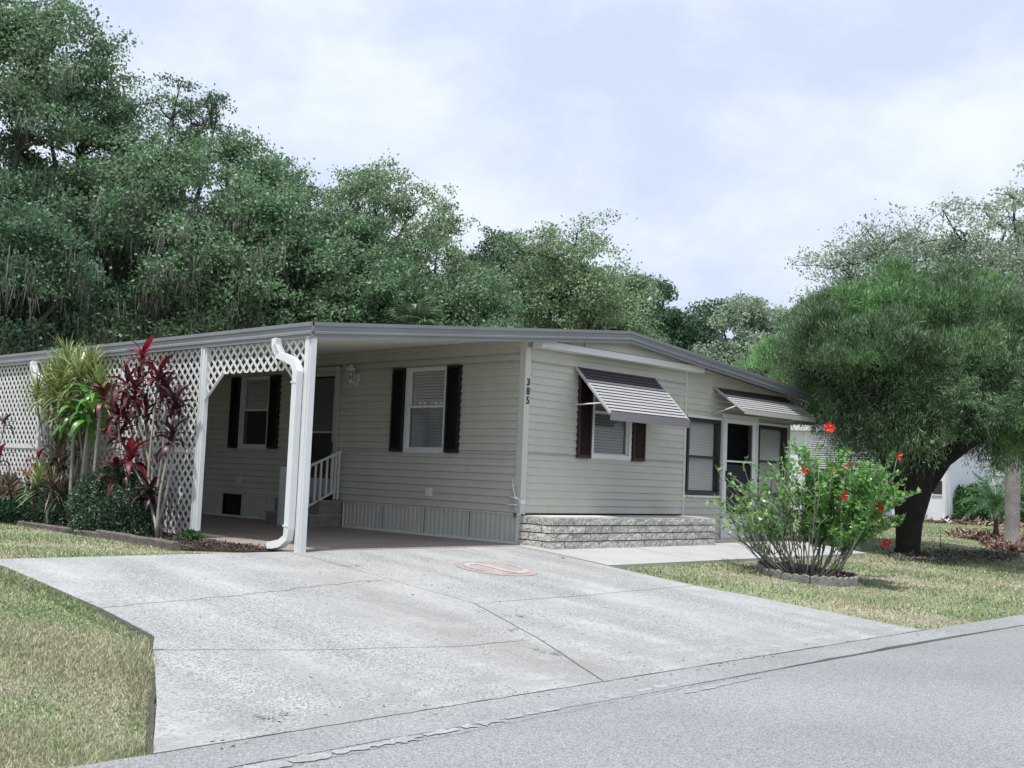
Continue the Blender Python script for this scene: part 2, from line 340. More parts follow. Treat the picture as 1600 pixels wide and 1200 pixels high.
band(lambda t: (.33 * math.cos(4.3 + 2.4 * t), .33 * math.sin(4.3 + 2.4 * t)), 20, .025, .0045, ROSE2)
# carport floor and front walk
cs = M(); cs.box(-3.76, -.0, -.2, 11.0, -.2, -.018); cs.build('carport_floor', SLABC, kind='structure')
wk = link('front_walk', None, None, kind='structure')
slab([(-.27, -.22), (-.26, -1.74), (1.66, -1.73), (1.66, -.22)], WALKC, parent=wk, top=.006)
slab([(1.68, -.22), (1.68, -1.73), (3.98, -1.71), (3.98, -.22)], WALKC, parent=wk, top=.006)
slab([(4.0, -.22), (4.0, -1.71), (6.4, -1.70), (6.4, -.22)], WALKC, parent=wk, top=.006)
PAD = mat('door_pad', (.16, .135, .12), .9, var=.2, scale=5, fine=.2)
pd = M(); pd.box(3.9, 6.3, -.42, -.03, -.05, -.012); pd.build('door_pad', PAD, wk)

# ================================================================== THE HOUSE
house = thing('mobile_home', 'cream vinyl sided mobile home with low grey roof edge and number 385', 'house')
RISE = .1016
def board_mesh(m):
    b = M(); pr = [(0, 0), (-.006, .0), (-.027, .011), (-.0265, .016), (-.006, RISE + .004), (0, RISE + .004)]
    v = [(0, y, z) for y, z in pr] + [(1, y, z) for y, z in pr]; n = len(pr)
    b.add(v, [tuple(range(n)), tuple(reversed(range(n, 2 * n)))] + [(i, n + i, n + (i + 1) % n, (i + 1) % n) for i in range(n)])
    return b.mesh('siding_board', m)
BOARD = board_mesh(SIDING)
def siding(u0, u1, z0, rows, openings, place, cut=None, parent=house):
    for k in range(rows):
        z = z0 + k * RISE; a, b = (u0, u1) if cut is None else cut(z + RISE)
        # cut the row where it meets an opening, in height as well as in length
        zs = sorted({z, z + RISE} | {q for o_ in openings for q in o_[2:] if z + .012 < q < z + RISE - .012})
        for zl, zh in zip(zs, zs[1:]):
            segs = [(max(a, u0), min(b, u1))]; zm = (zl + zh) / 2
            for (p, q, lo, hi) in openings:
                if lo < zm < hi:
                    ns = []
                    for s, t in segs:
                        if q <= s or p >= t: ns.append((s, t)); continue
                        if p > s: ns.append((s, p))
                        if q < t: ns.append((q, t))
                    segs = ns
            for s, t in segs:
                if t - s > .02: loc, rot = place(s, zl); link('siding_board', BOARD, parent, loc, rot, (t - s, 1, (zh - zl) / RISE))
front = lambda u, z: ((u, 0, z), 0.)
side = lambda u, z: ((0, -u, z), R90)
def rake(x):          # top edge of the front roof line
    return 2.85 + (x - .27) * .102 if x < 1.84 else 3.01 - (x - 1.84) * .0925
Z0 = .386
W1 = (1.38, 2.29, 1.18, 2.40)
siding(.09, 3.62, Z0, 22, [W1], front)
def cutR(z):
    x = 1.84 + (3.01 - .13 - z) / .0925; return (3.69, x)
siding(3.69, 6.73, -.02, 28, [(3.70, 4.63, .69, 1.91), (4.66, 5.72, -.1, 2.0), (5.74, 6.70, .69, 1.91)], front, cutR)
siding(-11, -.09, Z0, 23, [(-2.38, -1.49, 1.165, 2.395), (-6.76, -5.87, 1.165, 2.395), (-4.92, -3.95, .3, 2.50)], side)
# backing above the openings, the added dark box that blocks light behind the boards and the trims
m_ = M(); m_.prism([(.02, 2.46), (3.66, 2.46), (3.66, rake(3.66) - .1), (1.84, 2.9), (.27, 2.75), (.02, 2.7)], .002, .05, 'xzy'); m_.build('gable_backing', SIDING, house)
m_ = M(); m_.prism([(3.66, 2.03), (6.75, 2.03), (6.75, rake(6.75) - .1), (3.66, rake(3.66) - .1)], .002, .05, 'xzy'); m_.build('gable_backing', SIDING, house)
m_ = M(); m_.prism([(.16, -.05), (6.72, -.05), (6.72, 2.40), (1.84, 2.86), (.16, 2.66)], .17, 10.9, 'xzy'); m_.build('light_block_core', DARK, house)
m_ = M(); m_.box(6.74, 6.80, .0, 10.95, -.05, 2.42); m_.build('side_wall', SIDING, house)
m_ = M(); m_.box(-.022, .0, -.022, .085, Z0 - .01, 2.69).box(-.0, .085, -.022, 0, Z0 - .01, 2.60); m_.build('corner_trim', TRIM, house)
m_ = M(); m_.box(3.625, 3.685, -.021, 0, -.02, 2.68); m_.build('joint_trim', TRIM, house)
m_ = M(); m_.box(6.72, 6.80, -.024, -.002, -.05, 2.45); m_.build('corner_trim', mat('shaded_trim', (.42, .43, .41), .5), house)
# pediment box over the front
m_ = M(); m_.prism([(.12, 2.70), (3.76, 2.70), (3.76, rake(3.76) - .10), (1.84, 2.90), (.27, 2.74), (.12, 2.72)], -.178, -.03, 'xzy'); ped = m_.build('pediment', SIDING, house)
def cutP(z):
    a = .27 + (z - 2.85 + .13) / .102; b = 1.84 + (3.01 - .13 - z) / .0925; return (max(.14, a), min(3.74, b))
siding(.14, 3.74, 2.69, 3, [], lambda u, z: ((u, -.18, z), 0.), cutP, ped)
m_ = M(); m_.box(.12, 3.76, -.222, -.024, 2.600, 2.688); m_.build('pediment_trim', WHITE, house)
for x in (.07, 3.765):
    m_ = M(); m_.box(x, x + .055, -.232, -.05, 2.592, 2.71); m_.build('trim_cap', WHITE, house)

def fascia(name, p0, p1, outd, parent, m=FASCIA):
    pr = [(-.02, 0), (.03, 0), (.03, -.040), (.016, -.052), (.016, -.095), (.03, -.105), (.03, -.128), (.016, -.138), (.016, -.160), (.028, -.166), (.028, -.176), (-.02, -.176)]
    n = len(pr); v = [(p[0] + outd[0] * a, p[1] + outd[1] * a, p[2] + b) for p in (p0, p1) for a, b in pr]; mm = M()
    mm.add(v, [tuple(range(n)), tuple(reversed(range(n, 2 * n)))] + [(i, n + i, n + (i + 1) % n, (i + 1) % n) for i in range(n)])
    return mm.build(name, m, parent)
YF = -.30
roof = M(); roof.prism([(.28, 2.845), (1.84, 3.005), (6.93, 2.533), (6.93, 2.46), (1.84, 2.93), (.28, 2.77)], YF + .025, 11.05, 'xzy')
roof = roof.build('roof', ROOFWHITE, house)
fascia('fascia_strip', (.277, YF, 2.855), (1.84, YF, 3.013), (0, -1), roof)
fascia('fascia_strip', (1.843, YF, 3.013), (6.95, YF, 2.540), (0, -1), roof)
fascia('fascia_strip', (6.95, YF, 2.540), (6.95, 11, 2.540), (1, 0), roof)

m_ = M(); m_.box(-3.55, -.03, 8.35, 10.95, -.05, 2.42); blk_ = m_.build('back_light_block', SIDING, house)  # unseen boarded block, added to keep back light out of the carport
for k in range(23):
    link('siding_board', BOARD, blk_, (-3.55, 8.35, .0 + k * RISE), 0, (3.52, 1, 1))
# windows -----------------------------------------------------------------
def wallobj(kind, u, z):            # local x along the wall, y inward, z up
    return (front if kind == 'f' else side)(u, z)
def window(kind, u, z, wd, ht, fm, bt=.052, mid=.54, louver=None, low=SCREEN, label=None, depth=.10, proud=.035, blind_rows=26, up=GLASS, blind_low=True):
    loc, rot = wallobj(kind, u, z)
    f = M(); p = -proud
    f.box(0, wd, p, depth, 0, bt).box(0, wd, p, depth, ht - bt, ht).box(0, bt, p, depth, bt, ht - bt).box(wd - bt, wd, p, depth, bt, ht - bt)
    f.box(-.012, wd + .012, p + .012, -.001, -.012, 0).box(-.012, wd + .012, p + .012, -.001, ht, ht + .012)
    wn = f.build('window', fm, house, loc, rot)
    if label: wn['label'] = label
    mh = .036; zm = ht * mid; s = .022
    r = M(); r.box(bt, wd - bt, .0, .035, zm - mh / 2, zm + mh / 2)
    r.box(bt, bt + s, .01, .035, bt, zm - mh / 2).box(wd - bt - s, wd - bt, .01, .035, bt, zm - mh / 2).box(bt + s, wd - bt - s, .01, .035, bt, bt + s)
    r.box(bt, bt + s * .7, .03, .05, zm + mh / 2, ht - bt).box(wd - bt - s * .7, wd - bt, .03, .05, zm + mh / 2, ht - bt)
    r.build('sash', fm, wn)
    q = M(); x0, x1, z0, z1 = bt + s, wd - bt - s, bt + s, zm - mh / 2; q.add([(x0, .02, z0), (x1, .02, z0), (x1, .02, z1), (x0, .02, z1)], [(0, 1, 2, 3)]); q.build('pane', low, wn)
    q = M(); x0, x1, z0, z1 = bt + .015, wd - bt - .015, zm + mh / 2, ht - bt; q.add([(x0, .04, z0), (x1, .04, z0), (x1, .04, z1), (x0, .04, z1)], [(0, 1, 2, 3)]); q.build('pane', up, wn)
    bl = M(); a = bt + .03; hh = ht - 2 * bt; n = blind_rows
    for i in range(n):
        zz = bt + hh * (i + .5) / n
        if not blind_low and zz < zm: continue
        bl.add([(a, .052, zz - hh / n * .50), (wd - a, .052, zz - hh / n * .50), (wd - a, .064, zz + hh / n * .40), (a, .064, zz + hh / n * .40)], [(0, 1, 2, 3)])
    bl.build('blind', BLIND, wn)
    return wn
def shutter(kind, u, z, wd, ht, m, n=34):
    loc, rot = wallobj(kind, u, z); s = M(); fr = .032; p = -.062
    s.box(0, wd, -.036, -.002, 0, ht)
    s.box(0, fr, p, -.036, 0, ht).box(wd - fr, wd, p, -.036, 0, ht).box(fr, wd - fr, p, -.036, 0, fr * 1.3).box(fr, wd - fr, p, -.036, ht - fr * 1.3, ht)
    for i in range(n):
        zz = fr * 1.3 + (ht - fr * 2.6) * (i + .1) / n; h = (ht - fr * 2.6) / n
        s.add([(fr, p + .002, zz), (wd - fr, p + .002, zz), (wd - fr, -.038, zz + h * .85), (fr, -.038, zz + h * .85)], [(0, 1, 2, 3)])
    return s.build('shutter', m, house, loc, rot)
window('f', 1.38, 1.18, .91, 1.21, WHITE, low=SCREEN, label='white sash window half hidden under the brown striped awning')
shutter('f', 1.07, 1.165, .285, 1.23, BROWN); shutter('f', 2.315, 1.165, .285, 1.23, BROWN)
window('s', -2.38, 1.165, .89, 1.225, WHITE, label='white sash window with closed blinds beside the corner')
shutter('s', -2.665, 1.165, .275, 1.235, BLACK); shutter('s', -1.475, 1.165, .275, 1.235, BLACK)
window('s', -6.76, 1.165, .89, 1.225, WHITE, blind_low=False, label='white sash window with dark lower pane deep under the carport')
shutter('s', -7.045, 1.165, .275, 1.235, BLACK); shutter('s', -5.855, 1.165, .275, 1.235, BLACK)
BGL = glass_mat('room_glass', (.98, .98, .98), .18, .12); BGL2 = glass_mat('room_screen', (.80, .81, .82), .09, .3)
window('f', 3.71, .70, .91, 1.19, BRONZE, bt=.045, mid=.5, low=BGL2, up=BGL, label='bronze framed window left of the front door', blind_rows=44)
window('f', 5.76, .70, .92, 1.19, BRONZE, bt=.045, mid=.5, low=BGL2, up=BGL, label='bronze framed window right of the front door', blind_rows=44)
for a, b in ((3.69, 4.64), (5.73, 6.72)):
    t = M(); t.box(a, b, -.045, -.001, 1.905, 1.945); t.build('window_trim', WHITE, house); t = M(); t.box(a, b, -.045, -.001, .655, .688); t.build('window_trim', WHITE, house)
# front screen door
def door(kind, u, z, wd, ht, zlow, zmid, fm, low_m, glass, label, name='door', swing=1, tw=.075):
    loc, rot = wallobj(kind, u, z)
    f = M(); f.box(-tw, 0, -.05, .1, 0, ht + tw).box(wd, wd + tw, -.05, .1, 0, ht + tw).box(0, wd, -.05, .1, ht, ht + tw).box(0, wd, -.03, .1, -.02, .02)
    d = f.build(name, fm, house, loc, rot); d['label'] = label
    s = .065; q = M(); q.box(0, s, -.03, .0, .025, ht - .005).box(wd - s, wd, -.03, .0, .025, ht - .005).box(s, wd - s, -.03, 0, ht - .07, ht - .005).box(s, wd - s, -.03, 0, .025, zlow)
    q.box(s, wd - s, -.028, -.002, zmid - .014, zmid + .014); q.build('door_leaf', low_m, d)
    k = M(); k.box(s + .02, wd - s - .02, -.034, -.030, .07, zlow - .05); k.build('kick_panel', low_m, d)
    p = M(); p.add([(s, -.014, zlow), (wd - s, -.014, zlow), (wd - s, -.014, ht - .07), (s, -.014, ht - .07)], [(0, 1, 2, 3)]); p.build('pane', glass, d)
    hx = .03 if swing else wd - .03
    h = M(); h.box(hx - .014, hx + .014, -.05, -.03, zmid - .33, zmid - .16).tube([(hx, -.05, zmid - .2), (hx, -.085, zmid - .2), (hx + .05, -.09, zmid - .2)], .010, 6); h.build('handle', BRONZE, d)
    return d
fd = door('f', 4.75, -.012, .90, 1.96, .40, 1.27, WHITE, mat('white_door', (.74, .76, .80), .4), SCREEN, 'white screen door with dark mesh upper half')
m_ = M(); m_.box(.0, .90, .06, .065, 0, 1.22); m_.box(0, .9, .2, .205, 1.22, 1.96); m_.build('inner_door_reflection', mat('door_reflection_grey', (.20, .20, .215), .5), fd)  # grey lower sheet stands in for the reflection in the door's lower half
sdn = door('s', -4.90, .42, .86, 1.99, .30, 1.03, GREYPAINT, GREYPAINT, SCREEN, 'grey framed storm door at the top of the concrete steps', swing=0)
m_ = M(); m_.box(.09, .80, .055, .06, 1.05, 1.9); m_.build('door_blind', mat('dim_blind', (.36, .37, .36), .6), sdn)

# awnings -----------------------------------------------------------------
def awning(x0, x1, zt, zb, yb, nslat, ndark, label, val_m):
    a = link('awning', None, house, (x0, 0, 0)); a['label'] = label; wd = x1 - x0
    top = Vector((0, -.03, zt)); bot = Vector((0, yb, zb)); d = (bot - top) / nslat; nrm = Vector((0, d.z, -d.y)).normalized()
    if nrm.z < 0: nrm = -nrm
    def slat_mesh(m):
        s = M(); p0 = Vector((0, 0, 0)); p1 = d * .54; pr = [p0, p0 + nrm * .012, p1 + nrm * .009, p1 + nrm * .002]
        for x in (0, wd): s.v += [(x, p.y, p.z) for p in pr]
        s.f += [(0, 1, 2, 3), (7, 6, 5, 4)] + [(i, 4 + i, 4 + (i + 1) % 4, (i + 1) % 4) for i in range(4)]; s.sm += [False] * 6
        return s.mesh('awning_slat', m)
    sl, sdk = slat_mesh(AW_LITE), slat_mesh(AW_DARK)
    u = M(); under = [top - nrm * .006, bot - nrm * .006, bot - nrm * .001, top - nrm * .001]
    u.add([(x, p.y, p.z) for x in (.01, wd - .01) for p in under], [(0, 1, 2, 3), (7, 6, 5, 4)] + [(i, 4 + i, 4 + (i + 1) % 4, (i + 1) % 4) for i in range(4)]); u.build('awning_pan', AW_DARK, a)
    for i in range(nslat):
        p = top + d * i; link('awning_slat', sdk if i < ndark else sl, a, (0, p.y, p.z))
    v = M(); v.box(-.01, wd + .01, yb - .012, yb + .004, zb - (.11 if zt - zb > .5 else .065), zb + .012); v.build('valance', val_m, a)
    for x in (-.012, wd + .012):
        r = M(); r.tube([(x, top.y, top.z - .0), (x, bot.y, bot.z - .02)], .022, 4, phase=PI / 4, smooth=False); r.build('side_rail', AW_LITE, a)
        r = M(); mid = top + (bot - top) * .80; r.tube([(x - .04, 0, zb + .10 if zt - zb > .5 else zb - .08), (x, mid.y, mid.z)], .010, 5); r.build('strut', WHITE, a)
    return a
awning(1.0, 2.8, 2.42, 1.79, -.68, 14, 4, 'striped metal awning over the shuttered window', AW_GREY)
awning(4.42, 6.62, 2.42, 2.06, -.60, 9, 3, 'shallow striped metal awning over the front door', mat('awning_pale_valance', (.5, .5, .48), .4))

# skirting ----------------------------------------------------------------
def skirt_mesh(n=10, pitch=.09, h=.36):
    s = M(); v = []
    for i in range(n):
        x = i * pitch
        for dx, y in ((0, -.004), (.046, -.004), (.052, -.014), (.084, -.014)): v.append((x + dx, y))
    v.append((n * pitch, -.004)); V = [(x, y, 0) for x, y in v] + [(x, y, h) for x, y in v]; k = len(v)
    s.add(V, [(i, i + 1, k + i + 1, k + i) for i in range(k - 1)]); return s.mesh('skirting_panel', SKIRT)
SK = skirt_mesh()
for y in (.94, 1.87, 2.80, 3.74): link('skirting_panel', SK, house, (0.003, y, .012), R90, ((.93 if y < 3 else .94) / .9 * .985, 1, 1))
for y, l in ((6.60, 1.46), (7.98, .84), (9.6, 1.6), (11.0, 1.38)): link('skirting_panel', SK, house, (.003, y, .012), R90, (l / .9, 1, 1))
m_ = M(); m_.box(.04, .06, .0, 11, -.02, .386); m_.build('skirting_backing', DARK, house)
m_ = M(); m_.box(-.022, .0, 0.03, 3.75, .372, .386).box(-.022, 0, .03, 3.75, -.018, .012).box(-.022, 0, 3.735, 3.75, .012, .372).box(-.03, .0, -.02, .03, -.018, .386); m_.build('skirting_trim', WHITE, house)
m_ = M(); m_.box(-.022, .0, 5.13, 11, .372, .386).box(-.022, 0, 5.13, 11, -.018, .012); m_.build('skirting_trim', WHITE, house)
m_ = M(); m_.box(-.02, .0, 6.60, 6.63, .012, .372).box(-.02, 0, 7.12, 7.15, .012, .372).box(.02, .03, 6.62, 7.14, 0, .37); m_.build('crawl_vent', DARK, house)
m_ = M(); m_.tube([(-.01, .05, .36), (-.05, .05, .36), (-.055, .05, .33)], .012, 6).tube([(-.04, .03, .38), (-.04, .07, .38)], .012, 6); m_.build('hose_tap', mat('brass_dull', (.14, .13, .12), .4, metal=.7), house)
# outlets, loose wires, lantern and house number
OUTL = mat('outlet_cover', (.66, .66, .63), .4)
for y, z in ((1.78, .60), (6.66, .62)):
    m_ = M(); m_.box(-.034, -.017, y - .07, y + .07, z - .06, z + .06).box(-.040, -.034, y - .05, y + .05, z - .045, z + .045); m_.build('outlet_cover', OUTL, house)
wr = link('cable_bracket', None, house, (0, 0, .55))
for pts in ([(-.02, .09, .24), (-.07, .07, .17), (-.06, .04, .05), (-.02, -.03, .0)], [(-.02, .13, .30), (-.05, .10, .2), (-.05, .05, .06), (-.03, -.03, .01)], [(-.02, .16, .04), (-.08, .12, .05), (-.07, .05, .04), (-.03, -.02, .02)]):
    m_ = M(); m_.tube(pts, .009, 5); m_.build('cable', WHITE, wr)
m_ = M(); m_.box(-.05, .04, -.055, -.023, -.035, .015).box(-.10, -.03, .02, .14, -.06, -.045); m_.build('bracket_box', WHITE, wr)
for i, ch in enumerate('385'):
    c = bpy.data.curves.new('digit', 'FONT'); c.body = ch; c.size = .135; c.extrude = .004; c.offset = .0016; c.align_x = 'CENTER'
    o = bpy.data.objects.new('t', c); COL.objects.link(o); me = bpy.data.meshes.new_from_object(o); bpy.data.objects.remove(o); me.materials.clear(); me.materials.append(BLACK)
    link('digit', me, house, (.042, -.027, 2.085 - i * .122), (PI / 2, 0, 0))
lan = link('wall_lantern', None, house, (0, 3.56, 2.30))
m_ = M(); m_.box(-.035, -.018, -.06, .06, -.13, .05).tube([(-.03, 0, -.06), (-.08, 0, -.09), (-.13, .02, -.05)], .013, 6); m_.build('lantern_arm', WHITE, lan)
m_ = M(); m_.tube([(-.13, .02, -.14), (-.13, .02, -.05), (-.13, .02, -.04)], [.012, .02, .045], 6)
for k in range(6):
    a = k * PI / 3; m_.tube([(-.13 + .04 * math.cos(a), .02 + .04 * math.sin(a), -.04), (-.13 + .07 * math.cos(a), .02 + .07 * math.sin(a), .10)], .006, 4)
m_.tube([(-.13, .02, .10), (-.13, .02, .115), (-.13, .02, .17), (-.13, .02, .20)], [.085, .085, .03, .008], 6); m_.build('lantern_frame', WHITE, lan)
m_ = M(); m_.tube([(-.13, .02, -.035), (-.13, .02, .098)], [.036, .064], 6); m_.build('lantern_glass', LAMPG, lan)
m_ = M(); m_.box(-.03, 0, 1.5, 3.3, 2.655, 2.675).box(-.025, 0, 3.2, 5.5, 2.64, 2.655); m_.build('header_strip', TRIM, house)

# steps with railing ------------------------------------------------------
steps = thing('entry_steps', 'two grey concrete steps with white railing below the carport door', 'steps', (0, 4.4, -.018))
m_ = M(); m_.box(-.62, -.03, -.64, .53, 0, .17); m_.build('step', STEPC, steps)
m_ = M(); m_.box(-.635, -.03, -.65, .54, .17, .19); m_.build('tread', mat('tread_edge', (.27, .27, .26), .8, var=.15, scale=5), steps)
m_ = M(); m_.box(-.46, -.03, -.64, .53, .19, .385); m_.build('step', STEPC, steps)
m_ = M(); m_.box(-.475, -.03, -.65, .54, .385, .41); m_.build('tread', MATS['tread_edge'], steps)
rl = link('railing', None, steps, (0, -.60, 0))
def rbar(a, b, w_=.014): q = M(); q.tube([a, b], w_ * 1.3, 4, phase=PI / 4, smooth=False); return q
tr_ = lambda x: 1.15 + (x + .10) * .42
br_ = lambda x: .575 + (x + .10) * .48
rbar((-.92, 0, tr_(-.92)), (-.06, 0, tr_(-.06)), .018).build('top_rail', WHITE, rl)
rbar((-.92, 0, br_(-.92)), (-.17, 0, br_(-.17)), .016).build('bottom_rail', WHITE, rl)
for x in (-.84, -.74, -.64, -.53, -.43, -.32, -.22):
    rbar((x, 0, br_(x)), (x, 0, tr_(x))).build('baluster', WHITE, rl)
rbar((-.10, 0, .42), (-.10, 0, 1.13), .018).build('rail_post', WHITE, rl)
rbar((-.16, 0, .42), (-.16, 0, 1.10), .014).build('rail_post', WHITE, rl)
rbar((-.92, 0, 0), (-.92, 0, .82), .022).build('rail_post', WHITE, rl)
q = M(); q.box(-.74, -.64, .55, .63, 0, .89); q.build('newel_post', WHITE, rl)
shoe = thing('shoe', 'black shoe resting on the top step under the railing', 'shoe', (-.2, 3.86, .395))
m_ = M(); m_.tube([(-.13, 0, .035), (-.08, 0, .045), (0, 0, .055), (.07, 0, .085), (.10, 0, .10)], [.02, .038, .042, .045, .035], 8, flat=1.0); m_.build('upper', BLACK, shoe)
m_ = M(); m_.box(-.14, .12, -.04, .04, 0, .02); m_.build('sole', BLACK, shoe)

# ================================================================== CARPORT
cp = thing('carport', 'carport with white lattice sides and flat grey edged roof', 'carport', (-1.7, 5, 0))
CX, CY = 1.7, -5.0
def cl_(m): 
    m.v = [(x + CX, y + CY, z) for x, y, z in m.v]; return m
fascia('fascia_strip', (-3.71 + CX, YF + CY, 2.447), (.270 + CX, YF + CY, 2.853), (0, -1), cp)
for y0, y1 in ((-.33, 6.9), (6.91, 11.0)):
    fascia('fascia_strip', (-3.71 + CX, y0 + CY, 2.447), (-3.71 + CX, y1 + CY, 2.447), (-1, 0), cp)
pan = M(); sl = .406 / 3.98
def rp(x): return 2.44 + (x + 3.70) * sl
prf = [(0, .0), (0, .30)]
v = []
for x in (-3.70, .30):
    z = rp(x); v += [(x, .002, z - .075), (x, .002, z), (x, .298, z), (x, .298, z - .075), (x, .27, z - .11), (x, .03, z - .11)][:6]
pan.add([(x, y, z) for x, y, z in v], [(0, 1, 2, 3, 4, 5), (11, 10, 9, 8, 7, 6)] + [(i, 6 + i, 6 + (i + 1) % 6, (i + 1) % 6) for i in range(6)])
PAN = cl_(pan).mesh('roof_panel', ROOFWHITE)
for i in range(37): link('roof_panel', PAN, cp, (0, -.272 + i * .305, 0))
def post(y, wd=.085, x=-3.675, z1=2.27, front_=False):
    q = M(); q.box(x - wd / 2, x + wd / 2, y - wd / 2, y + wd / 2, -.03, z1)
    return cl_(q).build('post', WHITE, cp)
q = M(); q.box(-3.715, -3.64, -.325, -.275, -.03, 2.29).box(-3.73, -3.705, -.305, -.235, -.03, 2.29).box(-3.70, -3.655, -.275, -.245, -.03, 2.29); cl_(q).build('post', WHITE, cp)
q = M(); q.box(-3.73, -3.65, 1.80, 1.85, -.03, 2.27).box(-3.715, -3.66, 1.775, 1.80, -.03, 2.27).box(-3.74, -3.72, 1.855, 1.875, -.03, 2.27); cl_(q).build('post', WHITE, cp)
for y in (3.95, 6.05, 8.2, 10.4): post(y, .06, -3.645)
def clip_poly(P, Cx):
    for i in range(len(Cx)):
        a, b = Cx[i], Cx[(i + 1) % len(Cx)]; o = []
        ins = lambda p: (b[0] - a[0]) * (p[1] - a[1]) - (b[1] - a[1]) * (p[0] - a[0]) >= 0
        for j in range(len(P)):
            p, q = P[j], P[(j + 1) % len(P)]; ip, iq = ins(p), ins(q)
            if ip: o.append(p)
            if ip != iq:
                d1 = (b[0] - a[0]) * (p[1] - a[1]) - (b[1] - a[1]) * (p[0] - a[0]); d2 = (b[0] - a[0]) * (q[1] - a[1]) - (b[1] - a[1]) * (q[0] - a[0]); t = d1 / (d1 - d2)
                o.append((p[0] + (q[0] - p[0]) * t, p[1] + (q[1] - p[1]) * t))
        P = o
        if len(P) < 3: return []
    return P
def lattice(regions, ph=0., parent=cp, name='lattice_panel', x=-3.69):
    m = M(); pd_ = .139; w_ = .0315 * math.sqrt(2) / 2
    for Cx in regions:
        lo = min(p[0] for p in Cx) - 3; hi = max(p[0] for p in Cx) + 3
        for sgn, xo in ((1, 0), (-1, .006)):
            k = int(lo / pd_) - 2
            while k * pd_ < hi + 3:
                c = k * pd_ + ph
                if sgn > 0: P = [(c - w_, 0 - .5), (c + w_, -.5), (c + w_ + 3, 2.5), (c - w_ + 3, 2.5)]
                else: P = [(c - w_, -.5), (c + w_, -.5), (c + w_ - 3, 2.5), (c - w_ - 3, 2.5)]
                P = clip_poly(P, Cx)
                if len(P) >= 3: m.prism(P, x + xo, x + xo + .0055, 'yzx')
                k += 1
    return cl_(m).build(name, WHITE_OLD, parent)
Zt = 2.285
def rect(a, b, c, d): return [(a, c), (b, c), (b, d), (a, d)]
for a, b, ph in ((1.87, 3.93, 0), (3.97, 6.03, .03), (6.07, 8.18, .07), (8.22, 10.38, .02)):
    lattice([rect(a, b, .01, 1.02)], ph); lattice([rect(a, b, 1.03, Zt)], ph + .02)
    q = M(); q.box(-3.70, -3.678, a, b, 1.0, 1.045); cl_(q).build('lattice_rail', WHITE_OLD, cp)
lattice([rect(-.23, 1.775, 1.94, Zt), [(1.40, 1.9399), (1.775, 1.63), (1.775, 1.9399)], [(-.23, 1.63), (.11, 1.9399), (-.23, 1.9399)]], .045)
q = M()
q.tube([(-3.70, 1.39, 1.955), (-3.70, 1.785, 1.63)], .016, 4, smooth=False).tube([(-3.70, .12, 1.955), (-3.70, -.24, 1.63)], .016, 4, smooth=False); cl_(q).build('lattice_edge', WHITE_OLD, cp)
def downspout(pts, label=None, dark_end=True):
    m = M(); m.tube(pts, .058, 4, phase=PI / 4, smooth=False, cap=False, flat=1.); m = cl_(m); o = m.build('downspout', WHITE, cp)
    for z in (1.78, .24):
        b = M(); y = pts[-3][1]; x = pts[-3][0]; b.box(x - .046, x + .046, y - .046, y + .046, z, z + .02); cl_(b).build('strap', WHITE, o)
    # crimp rings on the upper elbow
    b = M()
    for k in range(5):
        p = Vector(pts[1]).lerp(Vector(pts[2]), k / 5); p2 = Vector(pts[1]).lerp(Vector(pts[2]), k / 5 + .06); b.tube([p, p2], .063, 4, phase=PI / 4, smooth=False)
    cl_(b).build('elbow_crimp', WHITE, o)
    b = M(); p = Vector(pts[-1]); d = (p - Vector(pts[-2])).normalized(); b.tube([p - d * .03, p - d * .02], .052, 4, phase=PI / 4, smooth=False); cl_(b).build('spout_opening', DARK, o)
    return o
downspout([(-3.76, .26, 2.29), (-3.765, .25, 2.20), (-3.77, .16, 2.10), (-3.775, -.02, 2.05), (-3.78, -.15, 2.00), (-3.785, -.205, 1.90), (-3.785, -.205, 1.78), (-3.785, -.205, .22), (-3.785, -.19, .12), (-3.80, -.10, .055), (-3.82, .09, .015)])
downspout([(-3.76, 6.55, 2.29), (-3.765, 6.53, 2.20), (-3.77, 6.42, 2.08), (-3.775, 6.25, 2.0), (-3.78, 6.15, 1.94), (-3.785, 6.10, 1.85), (-3.785, 6.10, 1.78), (-3.785, 6.10, .22), (-3.785, 6.10, .12), (-3.86, 6.10, .05), (-4.0, 6.10, .02)])

